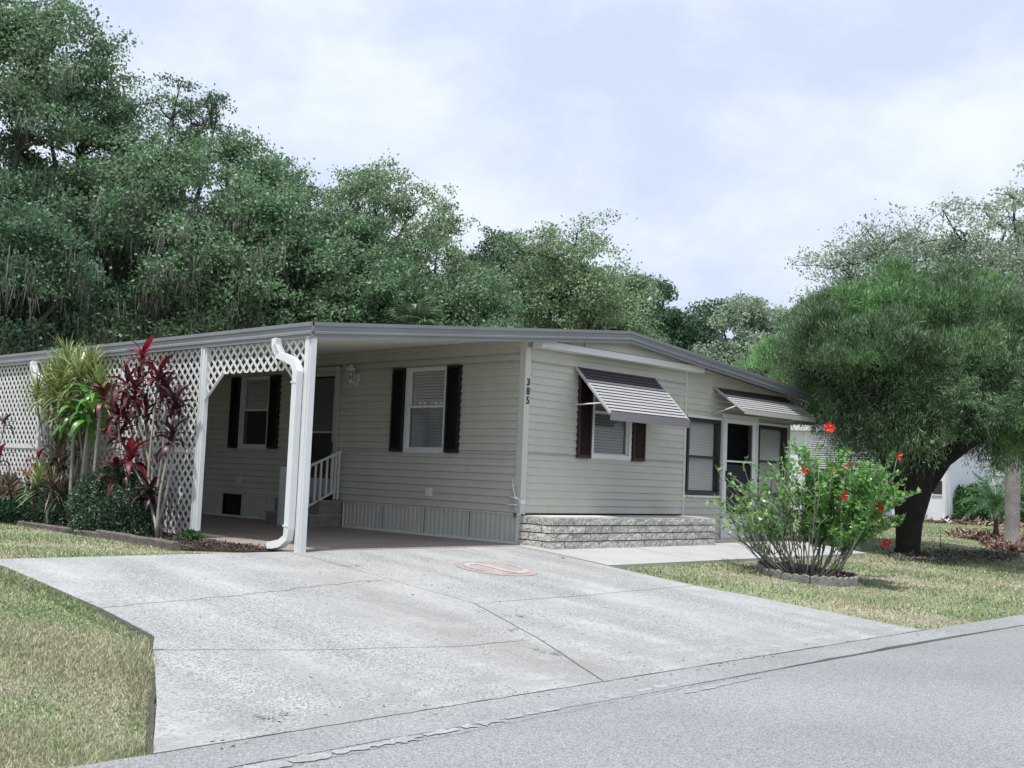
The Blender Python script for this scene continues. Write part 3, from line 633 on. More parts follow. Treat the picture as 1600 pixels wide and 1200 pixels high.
# ================================================================== STONE PLANTER
pl = thing('stone_planter', 'low split stone planter box against the front wall', 'planter', (1.81, -.31, -.085))
PX0, PX1, PY = -1.84, 1.84, -.31
core = M(); core.box(PX0 + .02, PX1 - .02, PY + .02, .29, .0, .44); core.build('mortar_core', MORTAR, pl)
cap = M(); cap.box(PX0 + .07, PX1 - .07, PY + .07, .285, .44, .455); cap.build('planter_fill', mat('planter_top', (.52, .51, .48), .9, fine=.2, var=.1), pl)
ft = M(); ft.box(PX0 + .012, PX1 + .0, PY + .008, .29, -.03, .045); ft.build('footing', mat('footing', (.23, .22, .195), .95, var=.25, scale=9, fine=.2), pl)
def block_mesh(seed):
    r = random.Random(seed); m = M(); nx_, nz_ = 5, 2; v = []
    for j in range(nz_ + 1):
        for i in range(nx_ + 1):
            e_ = (i in (0, nx_)) or (j in (0, nz_)); v.append((i / nx_, (-.010 if e_ else -.013) + r.uniform(-.005, .005), j / nz_))
    f = [(j * (nx_ + 1) + i, j * (nx_ + 1) + i + 1, (j + 1) * (nx_ + 1) + i + 1, (j + 1) * (nx_ + 1) + i) for j in range(nz_) for i in range(nx_)]
    b = len(v); v += [(0, .09, 0), (1, .09, 0), (1, .09, 1), (0, .09, 1)]; q = [0, nx_, (nz_ + 1) * (nx_ + 1) - 1, nz_ * (nx_ + 1)]
    f += [(b, b + 1, q[1], q[0]), (b + 1, b + 2, q[2], q[1]), (b + 2, b + 3, q[3], q[2]), (b + 3, b, q[0], q[3])]
    m.add(v, f); return m.mesh('stone_block', STONE)
BLK = [block_mesh(s) for s in range(6)]
rr = random.Random(4); hc = .1005
for k in range(4):
    z = .045 + k * .1025; x = PX0 + .0; off = [.24, .40, .30, .42][k]; first = True
    while x < PX1 - .02:
        l = off if first else rr.choice([.36, .38, .40, .34, .22]); first = False; l = min(l, PX1 - x)
        if PX1 - (x + l) < .12: l = PX1 - x
        link('stone_block', rr.choice(BLK), pl, (x + .004, PY + .006 + rr.uniform(-.004, .004), z), 0, (l - .016, 1, hc - .011)); x += l
    y = 0; off = [.16, .40, .18, .44][k]
    for a, b in ((0, off), (off, .60)):
        if b - a > .05: link('stone_block', rr.choice(BLK), pl, (PX0 + .006, PY + b + .096 - (.09 if a == 0 else .09), z), R90, (b - a - .016, 1, hc - .011))

# ================================================================== GARDEN BED
MUL = mat('mulch', (.050, .036, .030), .95, var=.3, scale=6, island=.6, tint=(.11, .085, .07))
bd = M(); bp_ = [(-3.70, 1.85), (-3.70, 8.2), (-4.75, 8.0), (-4.45, 5.3), (-4.55, 2.6), (-4.62, .55), (-3.9, .02), (-3.72, .05)]
bd.prism(bp_, -.06, -.028); bed = bd.build('garden_bed', mat('bed_soil', (.06, .045, .036), .95, var=.3, fine=.4), kind='structure')
def inpoly(P, x, y):
    x = np.asarray(x); y = np.asarray(y); c = np.zeros(x.shape, bool)
    for i in range(len(P)):
        (a, b), (p, q) = P[i], P[(i + 1) % len(P)]
        t = ((b > y) != (q > y)) & (x < (p - a) * (y - b) / ((q - b) + 1e-12) + a); c ^= t
    return c
def mulch(name, poly, n, z0, zr, sz, parent=None, seed=0, m=MUL, **k):
    r = np.random.default_rng(seed); xs_ = [p[0] for p in poly]; ys_ = [p[1] for p in poly]
    P = np.stack([r.uniform(min(xs_), max(xs_), n), r.uniform(min(ys_), max(ys_), n)], 1); P = P[inpoly(poly, P[:, 0], P[:, 1])]
    P = np.c_[P, z0 + r.uniform(0, zr, len(P))]
    d = r.normal(size=(len(P), 3)); d[:, 2] *= .35
    V, Fq = kites(P, sz, .35, r, d, .1, 2.); return link(name, arr_mesh(name, V, Fq, m), parent, **k)
mulch('mulch', bp_, 26000, -.028, .022, .045, None, 3, kind='stuff')
TIMB = mat('grey_timber', (.115, .105, .092), .9, var=.3, scale=7, fine=.3, fscale=50, bump=.4, bscale=30)
def timber(p0, p1, z, label, wd=.10, h=.07):
    a, b = Vector(p0), Vector(p1); d = b - a; t = thing('landscape_timber', label, 'timber edging', ((a.x + b.x) / 2, (a.y + b.y) / 2, z), math.atan2(d.y, d.x), 'timbers edging the garden bed')
    l = d.length; q = M(); n = 8; v = []
    r = random.Random(int(l * 100))
    for i in range(n + 1):
        x = -l / 2 + l * i / n; c = .012
        dy = r.uniform(-.006, .006); dz = r.uniform(-.006, .006)
        v += [(x, -wd / 2 + dy, 0), (x, wd / 2 + dy, 0), (x, wd / 2 + dy, h - c + dz), (x, wd / 2 - c + dy, h + dz), (x, -wd / 2 + c + dy, h + dz), (x, -wd / 2 + dy, h - c + dz)]
    q.add(v, [tuple(reversed(range(6))), tuple(range(n * 6, n * 6 + 6))] + [(i * 6 + k, i * 6 + (k + 1) % 6, (i + 1) * 6 + (k + 1) % 6, (i + 1) * 6 + k) for i in range(n) for k in range(6)])
    o = q.build('timber', TIMB, t); return t
timber((-4.42, 5.25), (-4.52, 2.45), -.06, 'long weathered timber edging the mulch bed below the green shrubs')
timber((-4.50, 2.62), (-4.66, .55), -.055, 'weathered timber set proud, nearest the driveway', h=.095)
timber((-4.15, 7.9), (-4.32, 5.35), -.07, 'half buried timber farthest back along the mulch bed', h=.07)

# ================================================================== PLANT PARTS
def strap_leaf(length, width, droop, lift, fold=.3, n=6, twist=0.):
    """a leaf from origin going +x, lifting then drooping"""
    v = []; x = z = 0.; a = lift
    for i in range(n + 1):
        t = i / n; wd = width * (math.sin(PI * min(1, .12 + t * .88)) ** .7) * .5 if i < n else 0.002
        v += [(x, -wd, z + wd * fold), (x, 0, z), (x, wd, z + wd * fold)]
        st_ = length / n; x += math.cos(a) * st_; z += math.sin(a) * st_; a -= droop / n
    m = M(); m.add(v, [(3 * i + k, 3 * i + k + 1, 3 * i + 4 + k, 3 * i + 3 + k) for i in range(n) for k in range(2)], True); return m
TI = mat('ti_leaf_burgundy', (.105, .016, .020), .46, var=.3, scale=9, trans=.22, spec=.6, obj=.65)
TI2 = mat('ti_leaf_red', (.185, .016, .026), .46, var=.2, scale=9, trans=.3, spec=.5, obj=.4)
TI3 = mat('ti_leaf_dark', (.045, .012, .018), .46, var=.2, scale=9, trans=.15, spec=.6, obj=.4)
TILEAF = []
for mm_ in (TI, TI2, TI3):
    TILEAF.append([strap_leaf(.31, .060, dr, li, .35, 5).mesh('leaf', mm_) for dr, li in ((1.0, 1.05), (1.5, .85), (1.9, .5), (2.2, .1))])
STEM = mat('pale_stem', (.30, .28, .25), .85, var=.25, scale=8, fine=.2, fscale=60)
def frame_rot(az, tilt=0): return (0, 0, az)
def head_leaves(parent, p, lset, n, rnd, scale=1., spin=0):
    for i in range(n):
        t = i / n; k = min(3, int(t * 4)); az = i * 2.399 + spin; s = scale * rnd.uniform(.8, 1.15)
        link('leaf', lset[k], parent, (p[0], p[1], p[2] + (.10 - .16 * t) * scale), (rnd.uniform(-.35, .35), rnd.uniform(-.28, .28), az), (s, s, s))
def stem_tube(a, b, r0, r1, bend, rnd, n=6):
    a, b = Vector(a), Vector(b); pts = []
    off = Vector((rnd.uniform(-1, 1), rnd.uniform(-1, 1), 0)) * bend
    for i in range(n + 1):
        t = i / n; pts.append(a.lerp(b, t) + off * math.sin(PI * t) + Vector((0, 0, 1)) * 0)
    m = M(); m.tube(pts, [r0 + (r1 - r0) * i / n for i in range(n + 1)], 6); return m
def ti_plant(label, base, heads, seed, group='red leaved ti plants in the garden bed'):
    rnd = random.Random(seed); t = thing('ti_plant', label, 'plant', (base[0], base[1], -.04), 0, group)
    for i, (y, z, x, n, kind, s) in enumerate(heads):
        p = Vector((x - base[0], y - base[1], z + .04)); b0 = (rnd.uniform(-.08, .08), rnd.uniform(-.15, .15), 0)
        stem_tube(b0, p, .019, .011, .07, rnd).build('stem', STEM, t)
        head_leaves(t, p, TILEAF[kind], n, rnd, s, rnd.uniform(0, 6))
    return t
ti_plant('tall burgundy ti plant with many pale stems, rising above the carport eave', (-4.02, 2.2), [
    (2.74, 2.10, -4.05, 19, 1, 1.05), (2.42, 1.86, -3.98, 19, 0, 1.1), (2.98, 1.78, -4.1, 19, 0, 1.1), (2.66, 1.62, -4.15, 22, 0, 1.1), (2.24, 1.66, -3.95, 19, 2, 1.05),
    (1.96, 1.50, -3.98, 19, 2, 1.0), (3.45, 1.62, -4.15, 17, 0, 1.0), (2.95, 1.36, -4.2, 19, 0, 1.0), (2.62, 1.42, -4.0, 16, 2, 1.0), (3.2, 1.52, -3.95, 16, 0, .95)], 5)
ti_plant('lower burgundy ti plant with leaning heads in front of the lattice', (-4.12, 2.05), [
    (2.97, 1.12, -4.15, 16, 0, .95), (1.96, 1.12, -4.0, 19, 2, 1.0), (2.55, .86, -4.2, 17, 1, 1.1), (2.78, .66, -4.25, 20, 0, 1.1), (2.16, .46, -4.15, 22, 2, .85)], 8)
ti_plant('small pink red ti plant left of the round shrub', (-4.2, 5.1), [(5.15, .78, -4.2, 12, 1, .9), (5.45, .52, -4.2, 12, 1, .9), (4.98, .66, -4.1, 11, 2, .8)], 9)
ti_plant('small pink red ti plant at the far left by the lattice', (-4.2, 6.45), [(6.45, .76, -4.2, 12, 1, .9), (6.6, 1.3, -4.1, 9, 2, .8)], 10)
# dracaenas: rosettes of narrow leaves
DRG = mat('dracaena_leaf', (.22, .30, .10), .4, island=.4, trans=.25, tint=(.55, .52, .28)); DRB = mat('dracaena_leaf_bronze', (.135, .115, .075), .45, island=.5, trans=.2, tint=(.2, .11, .09))
def rosette(n, ln, wd, m, seed):
    rnd = random.Random(seed); o = M()
    for i in range(n):
        t = (i + .5) / n; lift = 1.45 - 1.9 * t + rnd.uniform(-.15, .15); s = strap_leaf(ln * rnd.uniform(.8, 1.15), wd, rnd.uniform(.2, .9), lift, .2, 4)
        az = i * 2.399 + rnd.uniform(-.3, .3); c, s_ = math.cos(az), math.sin(az); z0 = .08 - .16 * t
        o.add([(x * c - y * s_, x * s_ + y * c, z + z0) for x, y, z in s.v], s.f, True)
    return o
ROSG = [rosette(85, .42, .026, DRG, s).mesh('leaf_rosette', DRG) for s in (1, 2, 3)]; ROSB = [rosette(55, .32, .020, DRB, s).mesh('leaf_rosette', DRB) for s in (4, 5)]
def dracaena(label, base, heads, seed, group='spiky leaved dracaenas in the garden bed'):
    rnd = random.Random(seed); t = thing('dracaena', label, 'plant', (base[0], base[1], -.04), 0, group)
    for (y, z, x, k, s) in heads:
        p = Vector((x - base[0], y - base[1], z + .04)); stem_tube((rnd.uniform(-.1, .1), p.y * .35 + rnd.uniform(-.12, .12), 0), p, .022, .014, .08, rnd).build('stem', STEM, t)
        link('leaf_rosette', (ROSG if k else ROSB)[rnd.randrange(3 if k else 2)], t, p, rnd.uniform(0, 6), (s, s, s))
    return t
dracaena('tall spiky dracaena with bright yellow green tufts reaching over the eave', (-3.98, 4.4), [
    (5.03, 2.12, -3.95, 1, 1.05), (5.55, 1.84, -3.95, 1, 1.0), (4.51, 1.92, -4.0, 1, 1.1), (4.15, 1.74, -3.9, 1, 1.0), (5.20, 1.58, -4.0, 1, 1.0), (4.72, 1.50, -4.05, 1, 1.0),
    (5.80, 1.70, -4.0, 1, .9), (4.40, 2.02, -3.9, 1, .95), (4.85, 1.78, -4.1, 1, 1.1), (5.3, 1.95, -3.95, 1, .9), (4.3, 1.5, -4.1, 0, .9), (4.9, 1.3, -4, 0, .9)], 21)
dracaena('bronze leaved dracaena under the tall green one', (-4.1, 4.6), [(5.04, .96, -4.0, 0, 1.1), (4.73, .88, -4.1, 0, 1.1), (4.37, .98, -4.0, 0, 1.1), (4.6, .72, -4.1, 0, 1.), (4.95, .7, -4.0, 0, 1.0)], 22)
dracaena('small dracaena with two thin curved stems in front of the shrubs', (-4.32, 4.6), [(4.84, .48, -4.3, 1, .95), (4.42, .46, -4.32, 0, .95), (4.3, .40, -4.25, 0, .8)], 23)
dracaena('small dry dracaena at the far left end of the bed', (-4.3, 5.9), [(5.8, .40, -4.3, 0, .9), (6.1, .3, -4.25, 0, .9)], 24)
CORN = mat('corn_plant_leaf', (.10, .24, .045), .35, trans=.3, obj=.35, spec=.5, var=.2, scale=8)
CLEAF = [strap_leaf(.42, .075, dr, li, .3, 6).mesh('leaf', CORN) for dr, li in ((2.0, 1.0), (2.5, .7), (2.1, .2), (1.3, -.4))]
cn = thing('corn_plant', 'corn plant with broad drooping bright green leaves between the spiky and red plants', 'plant', (-4.05, 4.05, -.04))
rnd = random.Random(31)
for (y, z, x, n) in ((4.22, 1.42, -4.15, 20), (3.90, 1.38, -4.12, 18), (4.05, 1.62, -4.05, 14), (3.62, 1.60, -4.1, 8)):
    p = Vector((x + 4.05, y - 4.05, z + .04)); stem_tube((p.x * .5 + rnd.uniform(-.04, .04), p.y * .75, 0), p, .026, .018, .03, rnd).build('stem', STEM, cn)
    head_leaves(cn, p, CLEAF, n, rnd, 1., rnd.uniform(0, 6))
# clipped shrubs
BOXL = mat('box_leaf', (.034, .075, .038), .45, var=.25, scale=5, island=.5, trans=.15, spec=.7, tint=(.07, .13, .06)); JUN = mat('juniper_leaf', (.03, .075, .04), .5, island=.4, trans=.1)
BOXL2 = mat('hedge_leaf', (.045, .12, .04), .4, var=.2, scale=3, island=.4, trans=.2, tint=(.09, .2, .06))
def shrub(label, c, r, n, m, seed, size=.035, power=.38, cat='shrub', name='clipped_shrub', group=None, lumps=.07):
    rng = np.random.default_rng(seed); t = thing(name, label, cat, (c[0], c[1], c[2]), 0, group)
    d = unit(rng.normal(size=(n, 3))); d[:, 2] = np.abs(d[:, 2]) * 1.0 - .0
    # superellipsoid shell, thick, lumpy
    s = (np.abs(d[:, 0]) ** (1 / power) + np.abs(d[:, 1]) ** (1 / power) + np.abs(d[:, 2]) ** (1 / power)) ** (-power)
    P = d * s[:, None]; lump = 1 + lumps * np.sin(P[:, 0] * 7 + seed) * np.sin(P[:, 1] * 6) + lumps * np.sin(P[:, 2] * 9 + P[:, 1] * 5)
    P = P * lump[:, None] * rng.uniform(.55, 1., n)[:, None] ** .35 * np.array(r); P[:, 2] = np.abs(P[:, 2])
    V, Fq = kites(P, size, .6, rng, unit(P / np.array(r)), .9); link('foliage', arr_mesh('foliage', V, Fq, m), t)
    st_ = M()
    for i in range(9):
        a = i * 2.4; st_.tube([(.04 * math.cos(a), .04 * math.sin(a), -.02), (r[0] * .35 * math.cos(a), r[1] * .35 * math.sin(a), r[2] * .45), (r[0] * .7 * math.cos(a), r[1] * .7 * math.sin(a), r[2] * .8)], [.014, .010, .005], 5)
    st_.build('stem', BARK, t); return t
shrub('dense dark green clipped shrub below the red ti plants', (-4.16, 2.98, -.04), (.36, .88, .80), 19000, BOXL, 1, group='clipped dark green shrubs')
shrub('dark green clipped shrub behind the small two-stemmed dracaena', (-4.08, 4.75, -.04), (.32, .74, .60), 10000, BOXL, 2, group='clipped dark green shrubs')
shrub('dark green clipped shrub cut off by the left edge of the photo', (-4.08, 6.6, -.04), (.32, .8, .60), 8000, BOXL, 3, group='clipped dark green shrubs')
shrub('low spreading juniper at the left end of the bed', (-4.32, 5.75, -.05), (.30, .75, .28), 6000, JUN, 4, .05, name='juniper_bush', cat='shrub')
wd = shrub('small bright weed clump at the foot of the lattice post', (-3.95, 1.5, -.04), (.10, .16, .12), 260, BOXL2, 5, .05, name='weed_clump', cat='weed')

# ================================================================== HIBISCUS
RA = np.array([.6975, -.7166, 0.]); DA = np.array([.7166, .6975, 0.]); UP = np.array([0, 0, 1.])
hb = thing('hibiscus_bush', 'vase shaped hibiscus bush with red flowers in a ring of scalloped edging', 'shrub', (2.42, -2.86, tz(0, -2.86) - .03))
rng = np.random.default_rng(77); HST = mat('hibiscus_stem', (.21, .215, .185), .85, var=.25, scale=12, fine=.2)
HL = mat('hibiscus_leaf', (.15, .33, .085), .35, var=.22, scale=3, island=.35, trans=.3, spec=.5, tint=(.22, .42, .12))
LP, LD = [], []; stems = M()
def polyl(p, q, bend, n):
    t = np.linspace(0, 1, n + 1)[:, None]; return p + (q - p) * t + bend * np.sin(PI * t)
for i in range(68):
    u = rng.uniform(-1, 1); u = np.sign(u) * abs(u) ** .8; dpt = rng.normal() * .38
    base = RA * (u * .30 + rng.normal() * .04) + DA * dpt * .25 + UP * 0
    top = 1.44 - .42 * abs(u - .12) ** 1.6 + rng.normal() * .16
    if u < -.2: top -= .12
    top = min(top, 1.62); tip = RA * (u * .92 + rng.normal() * .07 + .03) + DA * dpt + UP * top
    bend = RA * u * .12 * rng.uniform(.2, 1.2) - UP * .05 + DA * rng.normal() * .05; P = polyl(base, tip, bend, 6); P[1:-1] += rng.normal(size=(5, 3)) * .022
    stems.tube(P, np.array([.016, .014, .012, .010, .008, .006, .004]) * rng.uniform(.45, .95), 4)
    tw = [(P, 1.0)]
    for k in range(rng.integers(4, 8)):
        a = P[rng.integers(2, 6)]; d = RA * (u * .25 + rng.normal() * .18) + DA * rng.normal() * .16 + UP * rng.uniform(.18, .5); Q = polyl(a, a + d, RA * rng.normal() * .03, 3); stems.tube(Q, [.006, .005, .004, .003], 3); tw.append((Q, .8))
    dens = 1.15 if u > -.05 else .22
    for Q, wgt in tw:
        nl = int((52 if wgt == 1 else 30) * dens)
        t = rng.uniform(.50 if wgt == 1 else .15, 1.03, nl); idx = np.clip(t * (len(Q) - 1), 0, len(Q) - 1.001); i0 = idx.astype(int); fr = (idx - i0)[:, None]
        pp = Q[i0] * (1 - fr) + Q[i0 + 1] * fr; keep = (pp[:, 2] > (.50 if u < .2 else .26)) | (rng.uniform(size=nl) < .12); pp = pp[keep]
        dd = rng.normal(size=(len(pp), 3)); dd[:, 2] = np.abs(dd[:, 2]) * .6 + .3; LP.append(pp); LD.append(dd)
LP = np.concatenate(LP); LD = unit(np.concatenate(LD)); V, Fq = kites(LP, .080, .50, rng, LD, .25, 1.)
stems.build('stem', HST, hb); fo = link('foliage', arr_mesh('foliage', V, Fq, HL), hb)
RED = mat('hibiscus_petal', (.62, .028, .022), .45, trans=.3, var=.15, scale=20); ORG = mat('faded_petal', (.42, .12, .05), .6, trans=.2); YEL = mat('stamen', (.75, .5, .08), .5)
pt = M(); vv = []
for i in range(5):
    t = i / 4; wd_ = .046 * math.sin(PI * (.12 + .80 * t)) ; vv += [(t * .085, -wd_ * (.4 + .9 * t), .03 * t * t + .008), (t * .085, 0, .045 * t - .018 * t * t), (t * .085, wd_ * (.4 + .9 * t), .03 * t * t + .012)]
pt.add(vv, [(3 * i + k, 3 * i + k + 1, 3 * i + 4 + k, 3 * i + 3 + k) for i in range(4) for k in range(2)], True); PETAL = pt.mesh('petal', RED); PETALO = pt.mesh('petal', ORG)
stm = M(); stm.tube([(0, 0, 0), (0, 0, .05), (.005, 0, .09)], [.005, .004, .007], 5); STAM = stm.mesh('stamen', YEL)
def flower(parent, p, dirv, s=1., pm=PETAL, **k):
    q = Vector(dirv).to_track_quat('Z', 'X').to_euler(); f = link('flower', None, parent, p, q, (s * .86,) * 3, **k)
    for i in range(5): link('petal', pm, f, (0, 0, 0), (.25, 0, i * 2 * PI / 5))
    link('stamen', STAM, f); return f
HB = np.array([2.42, -2.86, tz(0, -2.86) - .03]); toC = -DA * .8 + UP * .25
for P, d, s, pm in (((2.15, -3.28, 1.64), toC, 1.0, PETAL), ((1.93, -3.05, 1.10), toC + RA * .9, .9, PETAL), ((2.28, -3.42, .80), toC + RA * .7 - UP * .3, .9, PETAL), ((2.6, -3.75, .64), toC - RA * .8, .95, PETAL),
                    ((2.80, -3.88, 1.32), toC + RA * 1.0, .9, PETAL), ((2.2, -3.3, 1.13), toC + RA, .6, PETALO), ((2.42, -3.45, 1.2), toC - UP, .5, PETALO), ((2.36, -3.4, 1.14), toC + UP, .45, PETALO)):
    P = np.array(P) - HB; flower(hb, P, d, s, pm)
    b = P * np.array([.93, .93, .72]); sm_ = M(); sm_.tube([b, P], [.005, .004], 4); sm_.build('flower_stalk', HST, hb)
fx = thing('fallen_flower', 'red flower on a short stalk in the grass left of the dark trunk', 'flower', (7.0, -1.72, -.15)); flower(fx, (0, 0, .16), toC, 1.0)
sm_ = M(); sm_.tube([(0, 0, -.03), (0, 0, .16)], .006, 4); sm_.build('stem', HST, fx)
EDG = mat('edging_concrete', (.20, .195, .185), .95, var=.3, scale=9, fine=.3, fscale=40, bump=.6, bscale=40, obj=.2)
es = M(); n = 12; v = []
for i in range(n + 1):
    x = -.17 + .34 * i / n; top = .085 + .022 * abs(math.sin(PI * 3 * i / n)); yo = -.012 * math.cos(PI * (i / n - .5)) + .012
    v += [(x, yo - .028, -.04), (x, yo + .028, -.04), (x, yo + .025, top - .01), (x, yo, top), (x, yo - .025, top - .01)]
es.add(v, [tuple(reversed(range(5))), tuple(range(n * 5, n * 5 + 5))] + [(i * 5 + k, i * 5 + (k + 1) % 5, (i + 1) * 5 + (k + 1) % 5, (i + 1) * 5 + k) for i in range(n) for k in range(5)]); EDM = es.mesh('edging_stone', EDG)
ring = thing('scalloped_edging_ring', 'ring of grey scalloped concrete edging around the hibiscus', 'edging', (2.42, -2.86, tz(0, -2.86) - .03))
for i in range(11):
    a = 2 * PI * i / 11; x, y = .61 * math.cos(a), .61 * math.sin(a)
    link('edging_stone', EDM, ring, (x, y, tz(0, -2.86 + y) - tz(0, -2.86) + random.uniform(-.012, .012)), (random.uniform(-.08, .08), 0, a + PI / 2))
mulch('bed_mulch', [(2.42 + .56 * math.cos(a), -2.86 + .56 * math.sin(a)) for a in np.linspace(0, 2 * PI, 16)[:-1]], 1600, tz(0, -2.86) - .02, .05, .07, None, 9, kind='stuff')

# ================================================================== DOME TREE
DT = np.array([7.85, -1.71, -.15])
dt = thing('dome_tree', 'broad dome shaped feathery evergreen with dark forked trunk', 'tree', tuple(DT))
def P3(r, d, z): return RA * r + DA * d + UP * z
tk = M()
tk.tube([P3(.0, 0, -.1), P3(0, 0, .08), P3(.02, 0, .5), P3(.05, 0, .95), P3(.08, 0, 1.35), P3(.1, 0, 1.8)], [.27, .20, .22, .31, .38, .30], 14)
for pts, rr_ in (([(.2, 0, 1.1), (.55, -.1, 1.62), (1.0, -.15, 1.95), (1.7, -.2, 2.35), (2.4, -.2, 3.0)], [.22, .17, .13, .09, .04]),
                 ([(-.1, 0, 1.2), (-.35, .1, 1.8), (-.8, .15, 2.4), (-1.4, .2, 2.9), (-2.2, .2, 3.3)], [.24, .2, .15, .1, .04]),
                 ([(.05, 0, 1.4), (.05, .1, 2.2), (.2, .1, 3.0), (.3, .1, 4.0)], [.28, .2, .14, .05]),
                 ([(-.05, 0, 1.4), (-.3, -.2, 2.2), (-.6, -.5, 3.0), (-.9, -.8, 3.6)], [.22, .16, .11, .04]),
                 ([(.1, 0, 1.4), (.6, .5, 2.2), (.9, .8, 3.0), (1.2, 1.0, 3.7)], [.22, .15, .1, .04]),
                 ([(.05, 0, 1.5), (.5, -.5, 2.3), (1.0, -.9, 3.1), (1.4, -1.0, 3.6)], [.2, .14, .1, .04])):
    tk.tube([P3(*p) for p in pts], rr_, 8)
tk.build('trunk', BARKDK, dt)
rng = np.random.default_rng(5)
DOME = mat('dome_needles', (.112, .192, .092), .6, var=.55, scale=1.1, island=.45, trans=.3, tint=(.20, .29, .16), col2=(.125, .30, .08), c2scale=.8, c2lo=.5, c2hi=.66)
AX = np.array([2.85, 1.85, 1.95]); ctr = np.array([.30, 0, 2.62])
def dome_pts(n, lo, hi, zlo=-1.):
    d = unit(rng.normal(size=(n, 3))); d = d[d[:, 2] > zlo]
    th = np.arctan2(d[:, 1], d[:, 0]); ph = d[:, 2]
    lump = 1 + .085 * np.sin(th * 5 + 1) * np.cos(ph * 6) + .065 * np.sin(th * 11 + ph * 9) + .04 * np.sin(th * 3 + 2 + ph * 14)
    sh = rng.uniform(0, 1, len(d)) ** .5 * (hi - lo) + lo
    a = d * AX * (lump * sh)[:, None] + ctr
    hang = 1.80 + .22 * np.sin(a[:, 0] * 3.1) + .22 * np.sin(a[:, 0] * 7.3 + a[:, 1] * 4); hang = np.where(a[:, 0] < -.9, hang + (-.9 - a[:, 0]) * .50, hang); hang = hang + .35 * np.exp(-((a[:, 0] - 1.0) / .45) ** 2)
    a = a[a[:, 2] > hang]; W = a[:, :1] * RA + a[:, 1:2] * DA + a[:, 2:] * UP; wx = W[:, 0] + DT[0]; wy = W[:, 1] + DT[1]; wz = W[:, 2] + DT[2]
    bad = ((wx < 7.25) & (wy > -.75) & (wz < 2.95)) | ((wx < 6.3) & (wz < 2.9)); return a[~bad], W[~bad]
fp, fd = [], []
# rounded boughs over the surface, each a cap of upright feathery tufts
C_, W_ = dome_pts(420, .86, .97, -.35); rad_ = rng.uniform(.26, .50, len(C_))
for c_, w_, r_ in zip(C_, W_, rad_):
    o = unit((c_ - ctr)[None] / AX ** 2)[0]; o = RA * o[0] + DA * o[1] + UP * o[2]
    d = unit(rng.normal(size=(44, 3)) + o * .9 + UP * .35); p = w_ + d * r_ * np.array([1, 1, .8]) * (rng.uniform(.55, 1, 44) ** .5)[:, None]
    q = p + DT; ok = ~(((q[:, 0] < 7.25) & (q[:, 1] > -.75) & (q[:, 2] < 2.95)) | ((q[:, 0] < 6.3) & (q[:, 2] < 2.9))); p = p[ok]; d = d[ok]
    D0 = unit(d * .45 + UP * (.75 if o[2] > .1 else -.1) + rng.normal(size=d.shape) * .30); k_ = 26
    fp.append(np.repeat(p, k_, 0) + rng.normal(size=(len(p) * k_, 3)) * .045); fd.append(unit(np.repeat(D0, k_, 0) + rng.normal(size=(len(p) * k_, 3)) * .22))
for nn, lo, hi, zl, kk, dn in ((2200, .74, .92, -.05, 30, 0), (7500, .62, .98, -1., 22, 1), (2600, .35, .8, -1., 22, 1)):
    A_, W_ = dome_pts(nn, lo, hi, zl); nrm = unit((A_ - ctr) / AX ** 2); nw = nrm[:, :1] * RA + nrm[:, 1:2] * DA + nrm[:, 2:] * UP
    up = nrm[:, 2:]; tuft = rng.normal(size=nw.shape) * .28
    D0 = unit(nw * .6 + UP * .55 * (up > .2) + tuft) if not dn else unit(nw * .35 - UP * (.75 * (up < .35)) + UP * .3 * (up >= .35) + tuft)
    fp.append(np.repeat(W_, kk, 0) + rng.normal(size=(len(W_) * kk, 3)) * np.array([.07, .07, .09])); fd.append(unit(np.repeat(D0, kk, 0) + rng.normal(size=(len(W_) * kk, 3)) * .32))
V, Fq = needles(np.concatenate(fp), np.concatenate(fd), .080, .0145, rng); link('foliage', arr_mesh('foliage', V, Fq, DOME), dt)
n = 16000; q = rng.normal(size=(n, 3)); q = unit(q) * (rng.uniform(0, 1, n) ** .4)[:, None] * np.array([2.4, 1.4, 1.7]) + ctr; q = q[q[:, 2] > 1.9]; q = q[(q[:, 0] > -1.0) | (q[:, 2] > 3.2)]
P = q[:, :1] * RA + q[:, 1:2] * DA + q[:, 2:] * UP; D = unit(rng.normal(size=P.shape) - UP * .3); V, Fq = needles(P, D, .30, .014, rng)
link('inner_shade_twigs', arr_mesh('inner_shade_twigs', V, Fq, mat('inner_shade_twig', (.06, .065, .05), .8, island=.4)), dt)  # twigs coloured dark to put shade inside the crown

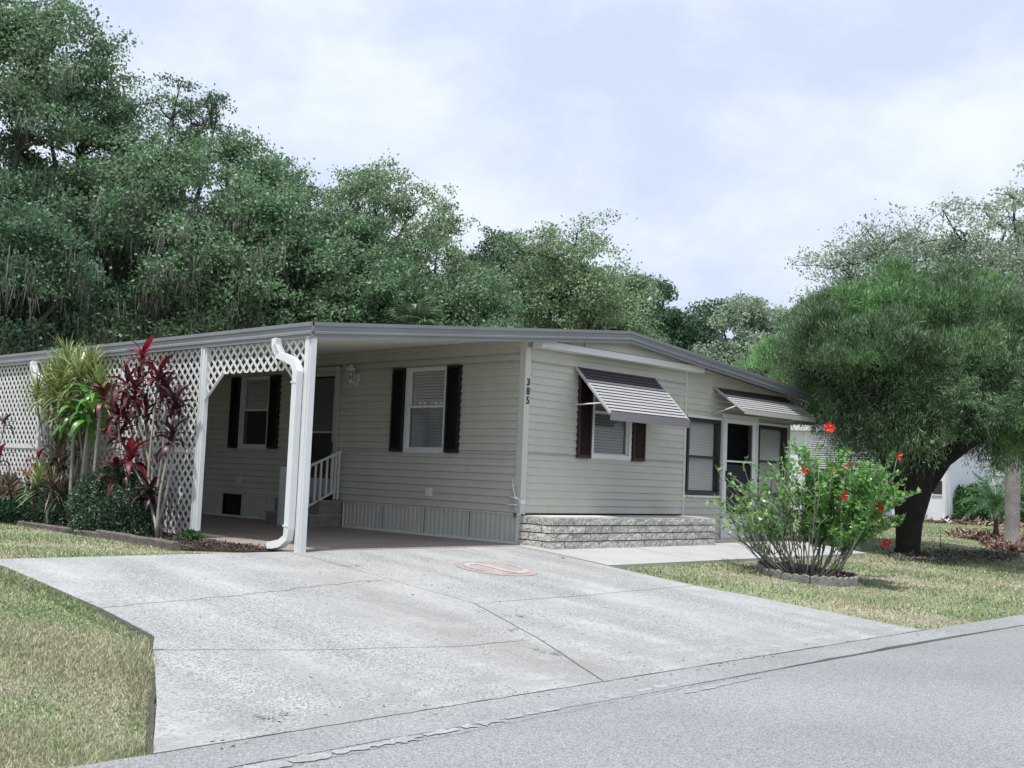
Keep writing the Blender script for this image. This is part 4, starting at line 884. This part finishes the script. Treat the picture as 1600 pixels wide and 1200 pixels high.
# ================================================================== OAKS
def oak(label, x, y, ztop, r, leafm, seed, zlow=2.2, nclump=58, per=800, leaf=.120, open_=False, moss=0, trunk_r=.24, ry=None, group='live oaks beyond the house', asp=.55):
    rng = np.random.default_rng(seed); t = thing('oak_tree', label, 'tree', (x, y, -.06), 0, group)
    h = ztop + .06; zc = zlow + (h - zlow) * .52; rz = (h - zlow) * .5; R3 = np.array([r, ry or r, rz]); c = np.array([0, 0, zc])
    d = unit(rng.normal(size=(nclump, 3))); rad = rng.uniform(.45, .97, nclump) if not open_ else rng.uniform(.35, .98, nclump)
    Cn = d * rad[:, None] * R3 * .86 + c; Cn[:, 2] = np.clip(Cn[:, 2], zlow, h - .3)
    fork = np.array([rng.normal() * .2, rng.normal() * .2, max(1.2, zlow * .8)]); br = M()
    br.tube([(0, 0, -.1), (0, 0, .25), tuple(fork * np.array([.5, .5, .55])), tuple(fork)], [trunk_r * 1.5, trunk_r * 1.05, trunk_r, trunk_r * .9], 9)
    nm = 7; az = rng.uniform(0, 6.28) + np.arange(nm) * 6.283 / nm
    mains = []
    for i in range(nm):
        ez = zlow + (h - zlow) * rng.uniform(.2, .78); e_ = np.array([math.cos(az[i]) * r * .5, math.sin(az[i]) * R3[1] * .5, ez]) if i else np.array([0, 0, h * .82])
        b = rng.normal(size=3) * .38; Q = polyl(fork, e_, b, 5); br.tube(Q, np.linspace(trunk_r * (.62 if i else .93), .05 if i else .012, 6) ** 1., 6); mains.append(Q)
    tips = []
    MQ = np.concatenate(mains)
    for cc in Cn:
        j = np.argmin(np.linalg.norm(MQ - cc, axis=1) + (MQ[:, 2] > cc[2]) * .8); Q = polyl(MQ[j], cc, rng.normal(size=3) * .12, 4); br.tube(Q, np.linspace(.055, .02, 5), 5)
        for k in range(9):
            tp = cc + rng.normal(size=3) * np.array([.27, .27, .16]) * r * .62; tips.append(tp)
            if k < 5: br.tube([cc, (cc + tp) / 2 + rng.normal(size=3) * .05, tp], [.02, .014, .007], 3)
    br.build('trunk', BARK, t)
    tips = np.array(tips); n = nclump * per; idx = rng.integers(0, len(tips), n); P = tips[idx] + rng.normal(size=(n, 3)) * np.array([.15, .15, .085]) * max(1, r * .5)
    V, Fq = kites(P, leaf, asp, rng); link('crown', arr_mesh('crown', V, Fq, leafm), t)
    if moss:
        n = moss; s = tips[rng.integers(0, len(tips), n)]; s = s[s[:, 2] < zc + rz * .3]; n = len(s); s = s + rng.normal(size=(n, 3)) * .12
        P = np.repeat(s, 11, 0) + rng.normal(size=(n * 11, 3)) * np.array([.09, .09, .16]); D = unit(np.tile(-UP, (len(P), 1)) + rng.normal(size=(len(P), 3)) * .13)
        V, Fq = needles(P, D, rng.uniform(.28, .55), .028, rng); o = link('spanish_moss', arr_mesh('spanish_moss', V, Fq, MOSS), t)
    return t
OK = [
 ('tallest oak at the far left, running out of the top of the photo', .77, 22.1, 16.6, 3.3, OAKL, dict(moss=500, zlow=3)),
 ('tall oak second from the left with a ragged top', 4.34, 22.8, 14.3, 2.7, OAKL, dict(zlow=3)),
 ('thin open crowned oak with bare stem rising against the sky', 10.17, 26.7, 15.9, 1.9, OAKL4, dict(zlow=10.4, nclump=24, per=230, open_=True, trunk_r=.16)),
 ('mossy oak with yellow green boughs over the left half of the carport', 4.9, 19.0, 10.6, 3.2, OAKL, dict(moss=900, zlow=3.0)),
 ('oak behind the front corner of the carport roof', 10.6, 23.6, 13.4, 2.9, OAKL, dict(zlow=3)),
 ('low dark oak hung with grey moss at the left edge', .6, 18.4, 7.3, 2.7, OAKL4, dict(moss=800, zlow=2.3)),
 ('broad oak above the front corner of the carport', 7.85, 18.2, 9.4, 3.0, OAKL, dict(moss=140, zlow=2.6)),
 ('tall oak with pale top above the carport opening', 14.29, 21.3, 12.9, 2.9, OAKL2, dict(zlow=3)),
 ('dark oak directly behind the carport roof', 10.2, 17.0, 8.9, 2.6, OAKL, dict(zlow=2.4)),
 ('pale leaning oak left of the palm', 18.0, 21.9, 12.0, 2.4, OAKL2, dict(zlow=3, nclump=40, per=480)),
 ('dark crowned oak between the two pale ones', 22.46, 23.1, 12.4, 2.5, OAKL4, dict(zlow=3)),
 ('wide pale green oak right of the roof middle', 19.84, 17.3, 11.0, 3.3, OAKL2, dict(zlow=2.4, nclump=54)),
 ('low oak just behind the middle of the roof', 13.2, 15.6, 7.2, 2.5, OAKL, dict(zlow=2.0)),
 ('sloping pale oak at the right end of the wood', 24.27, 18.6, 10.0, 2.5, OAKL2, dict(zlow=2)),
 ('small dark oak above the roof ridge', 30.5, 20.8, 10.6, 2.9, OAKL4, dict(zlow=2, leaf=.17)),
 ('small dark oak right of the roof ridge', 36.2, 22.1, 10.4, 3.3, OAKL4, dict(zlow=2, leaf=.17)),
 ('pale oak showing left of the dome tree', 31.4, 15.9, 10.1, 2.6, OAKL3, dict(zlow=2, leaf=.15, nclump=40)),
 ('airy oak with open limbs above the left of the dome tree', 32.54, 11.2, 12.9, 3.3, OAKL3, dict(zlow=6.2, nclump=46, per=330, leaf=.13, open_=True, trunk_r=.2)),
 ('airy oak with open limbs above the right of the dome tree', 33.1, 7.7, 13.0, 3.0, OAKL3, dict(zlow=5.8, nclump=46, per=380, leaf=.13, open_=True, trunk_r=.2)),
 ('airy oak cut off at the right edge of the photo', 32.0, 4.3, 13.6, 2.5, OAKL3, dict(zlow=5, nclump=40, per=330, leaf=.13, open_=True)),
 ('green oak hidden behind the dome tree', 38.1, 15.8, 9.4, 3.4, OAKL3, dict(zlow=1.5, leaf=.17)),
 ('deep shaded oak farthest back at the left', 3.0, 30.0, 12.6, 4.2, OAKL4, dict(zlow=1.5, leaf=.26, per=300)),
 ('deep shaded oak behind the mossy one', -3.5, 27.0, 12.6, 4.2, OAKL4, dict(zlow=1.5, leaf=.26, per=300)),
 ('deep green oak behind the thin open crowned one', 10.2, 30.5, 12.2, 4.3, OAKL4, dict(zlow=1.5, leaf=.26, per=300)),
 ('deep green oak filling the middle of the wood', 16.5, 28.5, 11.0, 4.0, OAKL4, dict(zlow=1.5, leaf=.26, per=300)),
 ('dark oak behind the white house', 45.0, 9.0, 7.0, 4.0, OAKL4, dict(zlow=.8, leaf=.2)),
]
for i, (lb, x, y, zt_, r, lm, kw) in enumerate(OK): oak(lb, x, y, zt_, r, lm, 100 + i, **kw)
# understorey thicket behind the oaks
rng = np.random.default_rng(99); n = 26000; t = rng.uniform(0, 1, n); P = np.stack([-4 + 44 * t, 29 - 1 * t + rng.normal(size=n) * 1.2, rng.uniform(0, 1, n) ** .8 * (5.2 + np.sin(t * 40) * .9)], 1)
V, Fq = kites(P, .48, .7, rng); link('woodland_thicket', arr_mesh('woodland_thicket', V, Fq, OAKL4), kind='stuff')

# cabbage palm among the oaks
def fan_leaf(m, seed, R_=.75, nseg=26):
    r = random.Random(seed); o = M()
    o.tube([(0, 0, 0), (.35, 0, .06), (.55, 0, .02)], .012, 4)
    for i in range(nseg):
        a = -1.9 + 3.8 * i / (nseg - 1); L_ = R_ * (1 - .28 * abs(a) / 1.9) * r.uniform(.9, 1.05); c, s = math.cos(a), math.sin(a); w_ = .028
        p0 = (.55, 0, .02); pm = (.55 + c * L_ * .6, s * L_ * .6, .02 + .02 * L_); pe = (.55 + c * L_, s * L_, -.18 * L_ - r.uniform(0, .12))
        o.add([p0, (pm[0] - s * w_, pm[1] + c * w_, pm[2]), pe, (pm[0] + s * w_, pm[1] - c * w_, pm[2])], [(0, 1, 2, 3)])
    return o.mesh('frond', m)
PALML = mat('palm_leaf', (.085, .14, .08), .4, island=.35, trans=.2, tint=(.14, .19, .09)); PALMD = mat('dry_palm_leaf', (.25, .215, .15), .8, island=.3)
def fan_palm(label, x, y, h, seed, s=1., n=24, dry=8):
    r = random.Random(seed); t = thing('cabbage_palm', label, 'palm tree', (x, y, -.06)); tr = M(); tr.tube([(0, 0, -.1), (0.05, 0, h * .5), (0, 0, h)], [.17, .14, .15], 8); tr.build('trunk', BARK, t)
    A = [fan_leaf(PALML, k) for k in range(3)]; B = [fan_leaf(PALMD, k) for k in range(2)]
    for i in range(n + dry):
        g_ = i < n; tilt = (-1.25 + 1.6 * i / n + r.uniform(-.1, .1)) if g_ else r.uniform(.75, 1.35)
        link('frond', r.choice(A if g_ else B), t, (0, 0, h), (r.uniform(-.4, .4), tilt, i * 2.399), (s, s, s))
fan_palm('cabbage palm with hanging dry fronds in front of the oaks', 10.4, 14.3, 5.0, 3, .95, 22, 12)
fan_palm('small cabbage palm half hidden above the roof ridge', 21.5, 14.8, 5.2, 4, .9, 18, 0)

# right hand side: palm trunk, feather palm, hedge, mulch, white house, far house
PT = mat('palm_trunk_grey', (.27, .25, .235), .85, var=.2, scale=6, fine=.25, fscale=40)
rp_ = thing('tall_palm', 'grey ringed palm trunk standing in mulch at the right edge', 'palm tree', (12.45, -1.75, -.15))
tr = M(); pts, rad = [], []
for i in range(44):
    z = -.05 + i * .092; pts.append((.02 * math.sin(z), 0, z)); rad.append((.165 if z < .1 else .135 + .012 * math.sin(z * 1.3)) + (.006 if i % 2 else -.004) + (.02 if z < .3 else 0))
tr.tube(pts, rad, 14); tr.build('trunk', PT, rp_)
def feather(m, L_=1.0, n=26, droop=1.3, lift=1.0, wl=.22, seed=0):
    r = random.Random(seed); o = M(); x = z = 0; a = lift; pts = []
    for i in range(n + 1): pts.append((x, 0, z)); x += math.cos(a) * L_ / n; z += math.sin(a) * L_ / n; a -= droop / n
    o.tube(pts[::3], .006, 3)
    for i in range(3, n):
        t = i / n; l = wl * math.sin(PI * (.15 + .8 * t)) * r.uniform(.9, 1.1); p = Vector(pts[i]); d = (Vector(pts[i + 1]) - p).normalized()
        for s in (-1, 1):
            e_ = p + Vector((d.x * .5, s * .85, d.z * .5 - .25)) * l; m_2 = (p + e_) / 2 + Vector((0, 0, .02)); q = d * .009
            o.add([p, m_2 - q, e_, m_2 + q], [(0, 1, 2, 3)])
    return o.mesh('frond', m)
FPL = mat('feather_palm_leaf', (.06, .15, .055), .4, island=.35, trans=.3, tint=(.12, .24, .09))
FE = [feather(FPL, 1.05, 26, d_, l_, .24, i) for i, (d_, l_) in enumerate(((1.0, 1.4), (1.5, 1.15), (1.7, .8), (1.6, .4)))]
def small_palm(label, x, y, h, n, s, seed, stem_r=.05):
    r = random.Random(seed); t = thing('feather_palm', label, 'palm', (x, y, tz(x, y) - .05), 0, 'small feather palms in the mulch')
    tr = M(); tr.tube([(0, 0, 0), (.02, .02, h * .5), (0, 0, h)], [stem_r * 1.5, stem_r, stem_r * .9], 7); tr.build('trunk', BARK, t)
    for i in range(n): link('frond', FE[min(3, int(i / n * 4))], t, (0, 0, h), (r.uniform(-.2, .2), r.uniform(-.1, .1), i * 2.399), (s, s, s * r.uniform(.9, 1.1)))
small_palm('small feathery palm left of the grey trunk', 13.6, -1.0, .75, 26, .92, 1)
small_palm('small feathery palm half hidden behind the grey trunk', 15.4, -2.3, .8, 22, 1.0, 2)
small_palm('feathery palm behind the others against the hedge', 20.0, .9, 1.2, 22, 1.2, 3)
RMUL = mat('bark_chips', (.16, .10, .08), .9, island=.6, tint=(.30, .20, .16))
def ell(cx, cy, a, b, n=18): return [(cx + a * math.cos(2 * PI * i / n), cy + b * math.sin(2 * PI * i / n)) for i in range(n)]
mulch('palm_mulch', ell(12.9, -1.9, 1.3, .75), 3200, -.17, .13, .13, None, 12, RMUL, kind='stuff')
mulch('palm_mulch', ell(14.8, -.6, 1.7, .9), 3200, -.08, .12, .13, None, 13, RMUL, kind='stuff')
mulch('hedge_mulch', [(23.4, 9), (22.9, 4.2), (24, 1.5), (28, -1), (29, 0), (26, 4)], 7000, -.08, .16, .22, None, 14, RMUL, kind='stuff')
for i, (x, y, lb) in enumerate(((25.4, 4.25, 'clipped green hedge beside the white house corner'), (27.0, 3.0, 'clipped green hedge mass behind the feather palms'), (19.5, -2.6, 'dark green shrub at the right edge behind the palm trunk'))):
    shrub(lb, (x, y, -.05), (1.1, 1.0, 1.15 if i < 2 else 1.3), 9000, BOXL2, 30 + i, .10, .42, 'hedge', 'hedge', 'hedges by the white house')
# white house
wh = thing('white_house', 'white neighbouring house seen behind the hibiscus and dome tree', 'house', (24, 4.5, -.05))
HW = mat('white_house_siding', (.74, .76, .80), .6, var=.04); q = M()
q.prism([(0, 0), (13, 0), (13, 2.85), (0, 2.85)], 0, 3.6, 'yzx'); q.build('wall', HW, wh)
q = M(); q.box(-.25, 4.0, -.25, 13.2, 2.86, 3.05); q.build('roof', mat('white_roof_edge', (.7, .71, .72), .5), wh)
q = M(); q.box(-.05, -.002, -.04, .08, 0, 2.86); q.build('corner_trim', WHITE, wh)
q = M(); q.tube([(-.09, .02, 2.9), (-.09, .02, .3), (-.10, 0, .15), (-.35, -.3, .02)], .07, 4, phase=PI / 4, smooth=False); q.build('downspout', WHITE, wh)
for y0, y1 in ((.12, .42), (.6, 1.9), (2.1, 3.0), (3.3, 4.6)):
    f = M(); f.box(-.03, -.003, y0 - .04, y1 + .04, .84, .88).box(-.03, -.003, y0 - .04, y1 + .04, 1.30, 1.34).box(-.03, -.003, y0 - .04, y0, .88, 1.30).box(-.03, -.003, y1, y1 + .04, .88, 1.30); wn = f.build('window', WHITE, wh)
    f = M(); f.box(-.02, -.004, y0, y1, .88, 1.30); f.build('pane', BRONZE, wn)
LV = AW_LITE
for y0, y1 in ((1.6, 2.9), (3.0, 4.6)):
    a = link('louvre_awning', None, wh)
    sl_ = M(); sl_.box(-.02, .0, y0, y1, 0, .045); me = sl_.mesh('louvre', WHITE)
    for i in range(14): link('louvre', me, a, (-.10 - i * .045, 0, 2.55 - i * .075), (0, -.5, 0))
    bk = M(); bk.add([(-.05, y0, 2.6), (-.05, y1, 2.6), (-.72, y1, 1.5), (-.72, y0, 1.5)], [(0, 1, 2, 3)]); bk.build('awning_back', BRONZE, a)
# far buildings
def far_house(label, x, y, wx_, wy_, h, wins):
    t = thing('far_house', label, 'house', (x, y, -.05)); q = M(); q.box(0, wx_, 0, wy_, 0, h); q.build('wall', HW, t); q = M(); q.prism([(-.4, h), (wy_ + .4, h), (wy_ / 2, h + 1.1)], -.3, wx_ + .3, 'yzx'); q.build('roof', mat('far_roof', (.4, .41, .43), .7), t)
    for y0 in wins:
        q = M(); q.box(-.05, -.004, y0, y0 + .9, .9, 2.0); wn = q.build('window', GREYPAINT, t); q = M(); q.box(-.07, -.052, y0 + .1, y0 + .8, 1.0, 1.9); q.build('pane', BRONZE, wn)
far_house('small white house in the far gap right of the trunk', 58.5, 16.2, 8, 5.0, 2.9, (1.0, 3.2))
far_house('pale house glimpsed through the mossy oaks at the left', 8.5, 44, 8, 7, 6.4, (2, 4.5))

# sapling, weeds on the driveway joints
sp = thing('sapling', 'thin bare sapling in the lawn right of the dark trunk', 'plant', (8.6, -1.95, tz(0, -1.95) - .03)); q = M(); q.tube([(0, 0, 0), (.01, 0, .25), (0, .01, .52)], [.010, .007, .003], 5).tube([(.05, 0, 0), (.06, 0, .18), (.09, 0, .25)], [.007, .005, .002], 5); q.build('stem', BARK, sp)
WEED = mat('weed_leaf', (.11, .19, .06), .6, island=.4, trans=.2)
wm = M(); rnd = random.Random(2)
for i in range(26):
    a = rnd.uniform(0, 6.28); r0 = rnd.uniform(0, .06); l = rnd.uniform(.03, .09); b = (math.cos(a), math.sin(a)); x, y = b[0] * r0 * 1.6, b[1] * r0 * .5
    wm.add([(x - b[1] * .004, y + b[0] * .004, 0), (x + b[1] * .004, y - b[0] * .004, 0), (x + b[0] * l, y + b[1] * l, l * .5)], [(0, 1, 2)])
WM = wm.mesh('weed_tuft', WEED)
for i, (x, y, s, lb) in enumerate(((-3.72, -1.2, 1.5, 'weed tuft in the long joint nearest the downspout'), (-4.1, -1.96, .8, 'tiny weed where the wandering crack meets the joint'), (-3.84, -3.62, 1.4, 'weed tuft in the long joint below the cross joint'), (-4.29, -4.02, 1.0, 'weed in the long joint halfway to the street'),
                                ( -4.62, -4.70, 1.6, 'bushiest weed tuft in the joint near the street'), (-7.35, -5.2, 1.5, 'weed tuft alone near the left street corner of the driveway'), (-.45, -1.15, 1.2, 'weed at the corner of the front walk'))):
    o = link('weed_tuft', WM, None, (x, y, tz(x, y) - .004), i * 1.3, (s * .65, s * .65, s * .55)); o['label'] = lb; o['category'] = 'weed'; o['group'] = 'weeds in the driveway joints'

r_ = np.random.default_rng(61); n = 150; x = r_.uniform(-8, .5, n); y = np.where(r_.uniform(size=n) < .6, -5.46 + r_.normal(size=n) * .12, r_.uniform(-5.3, -.8, n)); x = np.where(r_.uniform(size=n) < .25, -3.8 + r_.normal(size=n) * .3, x)
P = np.stack([x, y, np.maximum(tzv(y), -.476) + .004], 1); d = r_.normal(size=(n, 3)); d[:, 2] *= .15; V, Fq = kites(P, .028, .5, r_, d, .05, 3.)
link('leaf_debris', arr_mesh('leaf_debris', V, Fq, mat('dry_leaf', (.13, .11, .075), .9, island=.6)), kind='stuff')

# ================================================================== GRASS
GR = mat('grass_blade', (.185, .275, .115), .6, island=.4, trans=.3, col2=(.33, .325, .215), c2scale=.95, c2lo=.46, c2hi=.62, tint=(.40, .40, .26))
def grass(name, poly, area_n, seed, wmul=1., hmin=.02, hmax=.055, excl=(), near=None):
    r = np.random.default_rng(seed); xs_ = [p[0] for p in poly]; ys_ = [p[1] for p in poly]; x = r.uniform(min(xs_), max(xs_), area_n); y = r.uniform(min(ys_), max(ys_), area_n)
    ok = inpoly(poly, x, y)
    for e_ in excl: ok &= ~inpoly(e_, x, y)
    pat = np.sin(x * 2.1 + np.sin(y * 1.7)) * np.sin(y * 2.6 + np.cos(x * 1.3)) + .5 * np.sin(x * 6.1 + y * 4.3); ok &= r.uniform(size=area_n) < np.clip(.78 + pat * .35, .28, 1)
    dist = np.hypot(x - CAM.x, y - CAM.y); dm = near or dist[ok].min(); ok &= r.uniform(size=area_n) < np.clip((dm / dist) ** 1.3 * 1.2, 0, 1)
    x, y, dist = x[ok], y[ok], dist[ok]; n = len(x); z = tzv(y) - .036
    h = r.uniform(hmin, hmax, n) * (1 + .35 * np.sin(x * 3 + y * 2)); wv = .0016 * wmul * np.clip(dist / 4, 1, 6) * r.uniform(.7, 1.4, n); a = r.uniform(0, 2 * PI, n); ln = r.uniform(.2, 1.6, n) * h
    P = np.stack([x, y, z], 1); S = np.stack([-np.sin(a), np.cos(a), 0 * a], 1) * wv[:, None]; T = P + np.stack([np.cos(a) * ln, np.sin(a) * ln, h], 1)
    V = np.stack([P - S, P + S, T], 1).reshape(-1, 3); return link(name, arr_mesh(name, V, np.arange(3 * n).reshape(n, 3), GR), kind='stuff')
dl = [(-6.985, -.70), (-6.985, -2.4), (-7.04, -3.31), (-7.245, -3.69), (-7.71, -4.6), (-8.20, -5.47)]
grass('front_lawn', dl + [(-12, -5.47), (-12, -.7)], 420000, 1, 1.3, .010, .032)
grass('side_lawn', [(-6.99, -.7), (-12, -.7), (-12, 12), (-4.85, 12), (-4.5, 5.3), (-4.62, 2.6), (-4.72, .5), (-4.35, -.22), (-6.97, -.22)], 200000, 2, 1.4, .012, .035)
ringp = ell(2.42, -2.86, .60, .60)
rl_ = [(-.27, -1.76), (6.42, -1.72), (6.42, -.2), (6.82, -.2), (6.82, 6), (24, 9), (24, 4.2), (34, -2), (34, -5.43), (.14, -5.43), (.0, -5.0), (-.12, -3.7), (-.28, -2.6)]
grass('right_lawn', rl_, 800000, 3, 1.1, .012, .038, excl=(ringp, ell(12.9, -1.9, 1.2, .65), ell(14.8, -.6, 1.6, .8)))
ei = [(x - .13, y + .02) for x, y in dl]
grass('edge_grass', [(x + .012, y) for x, y in dl] + ei[::-1], 110000, 8, 1.5, .022, .05)
# bare shaded soil with leaf litter under the dome tree
mulch('leaf_litter', ell(8.6, -2.2, 2.3, .75), 2600, -.2, .06, .08, None, 15, mat('leaf_litter_chip', (.11, .10, .08), .9, island=.5), kind='stuff')
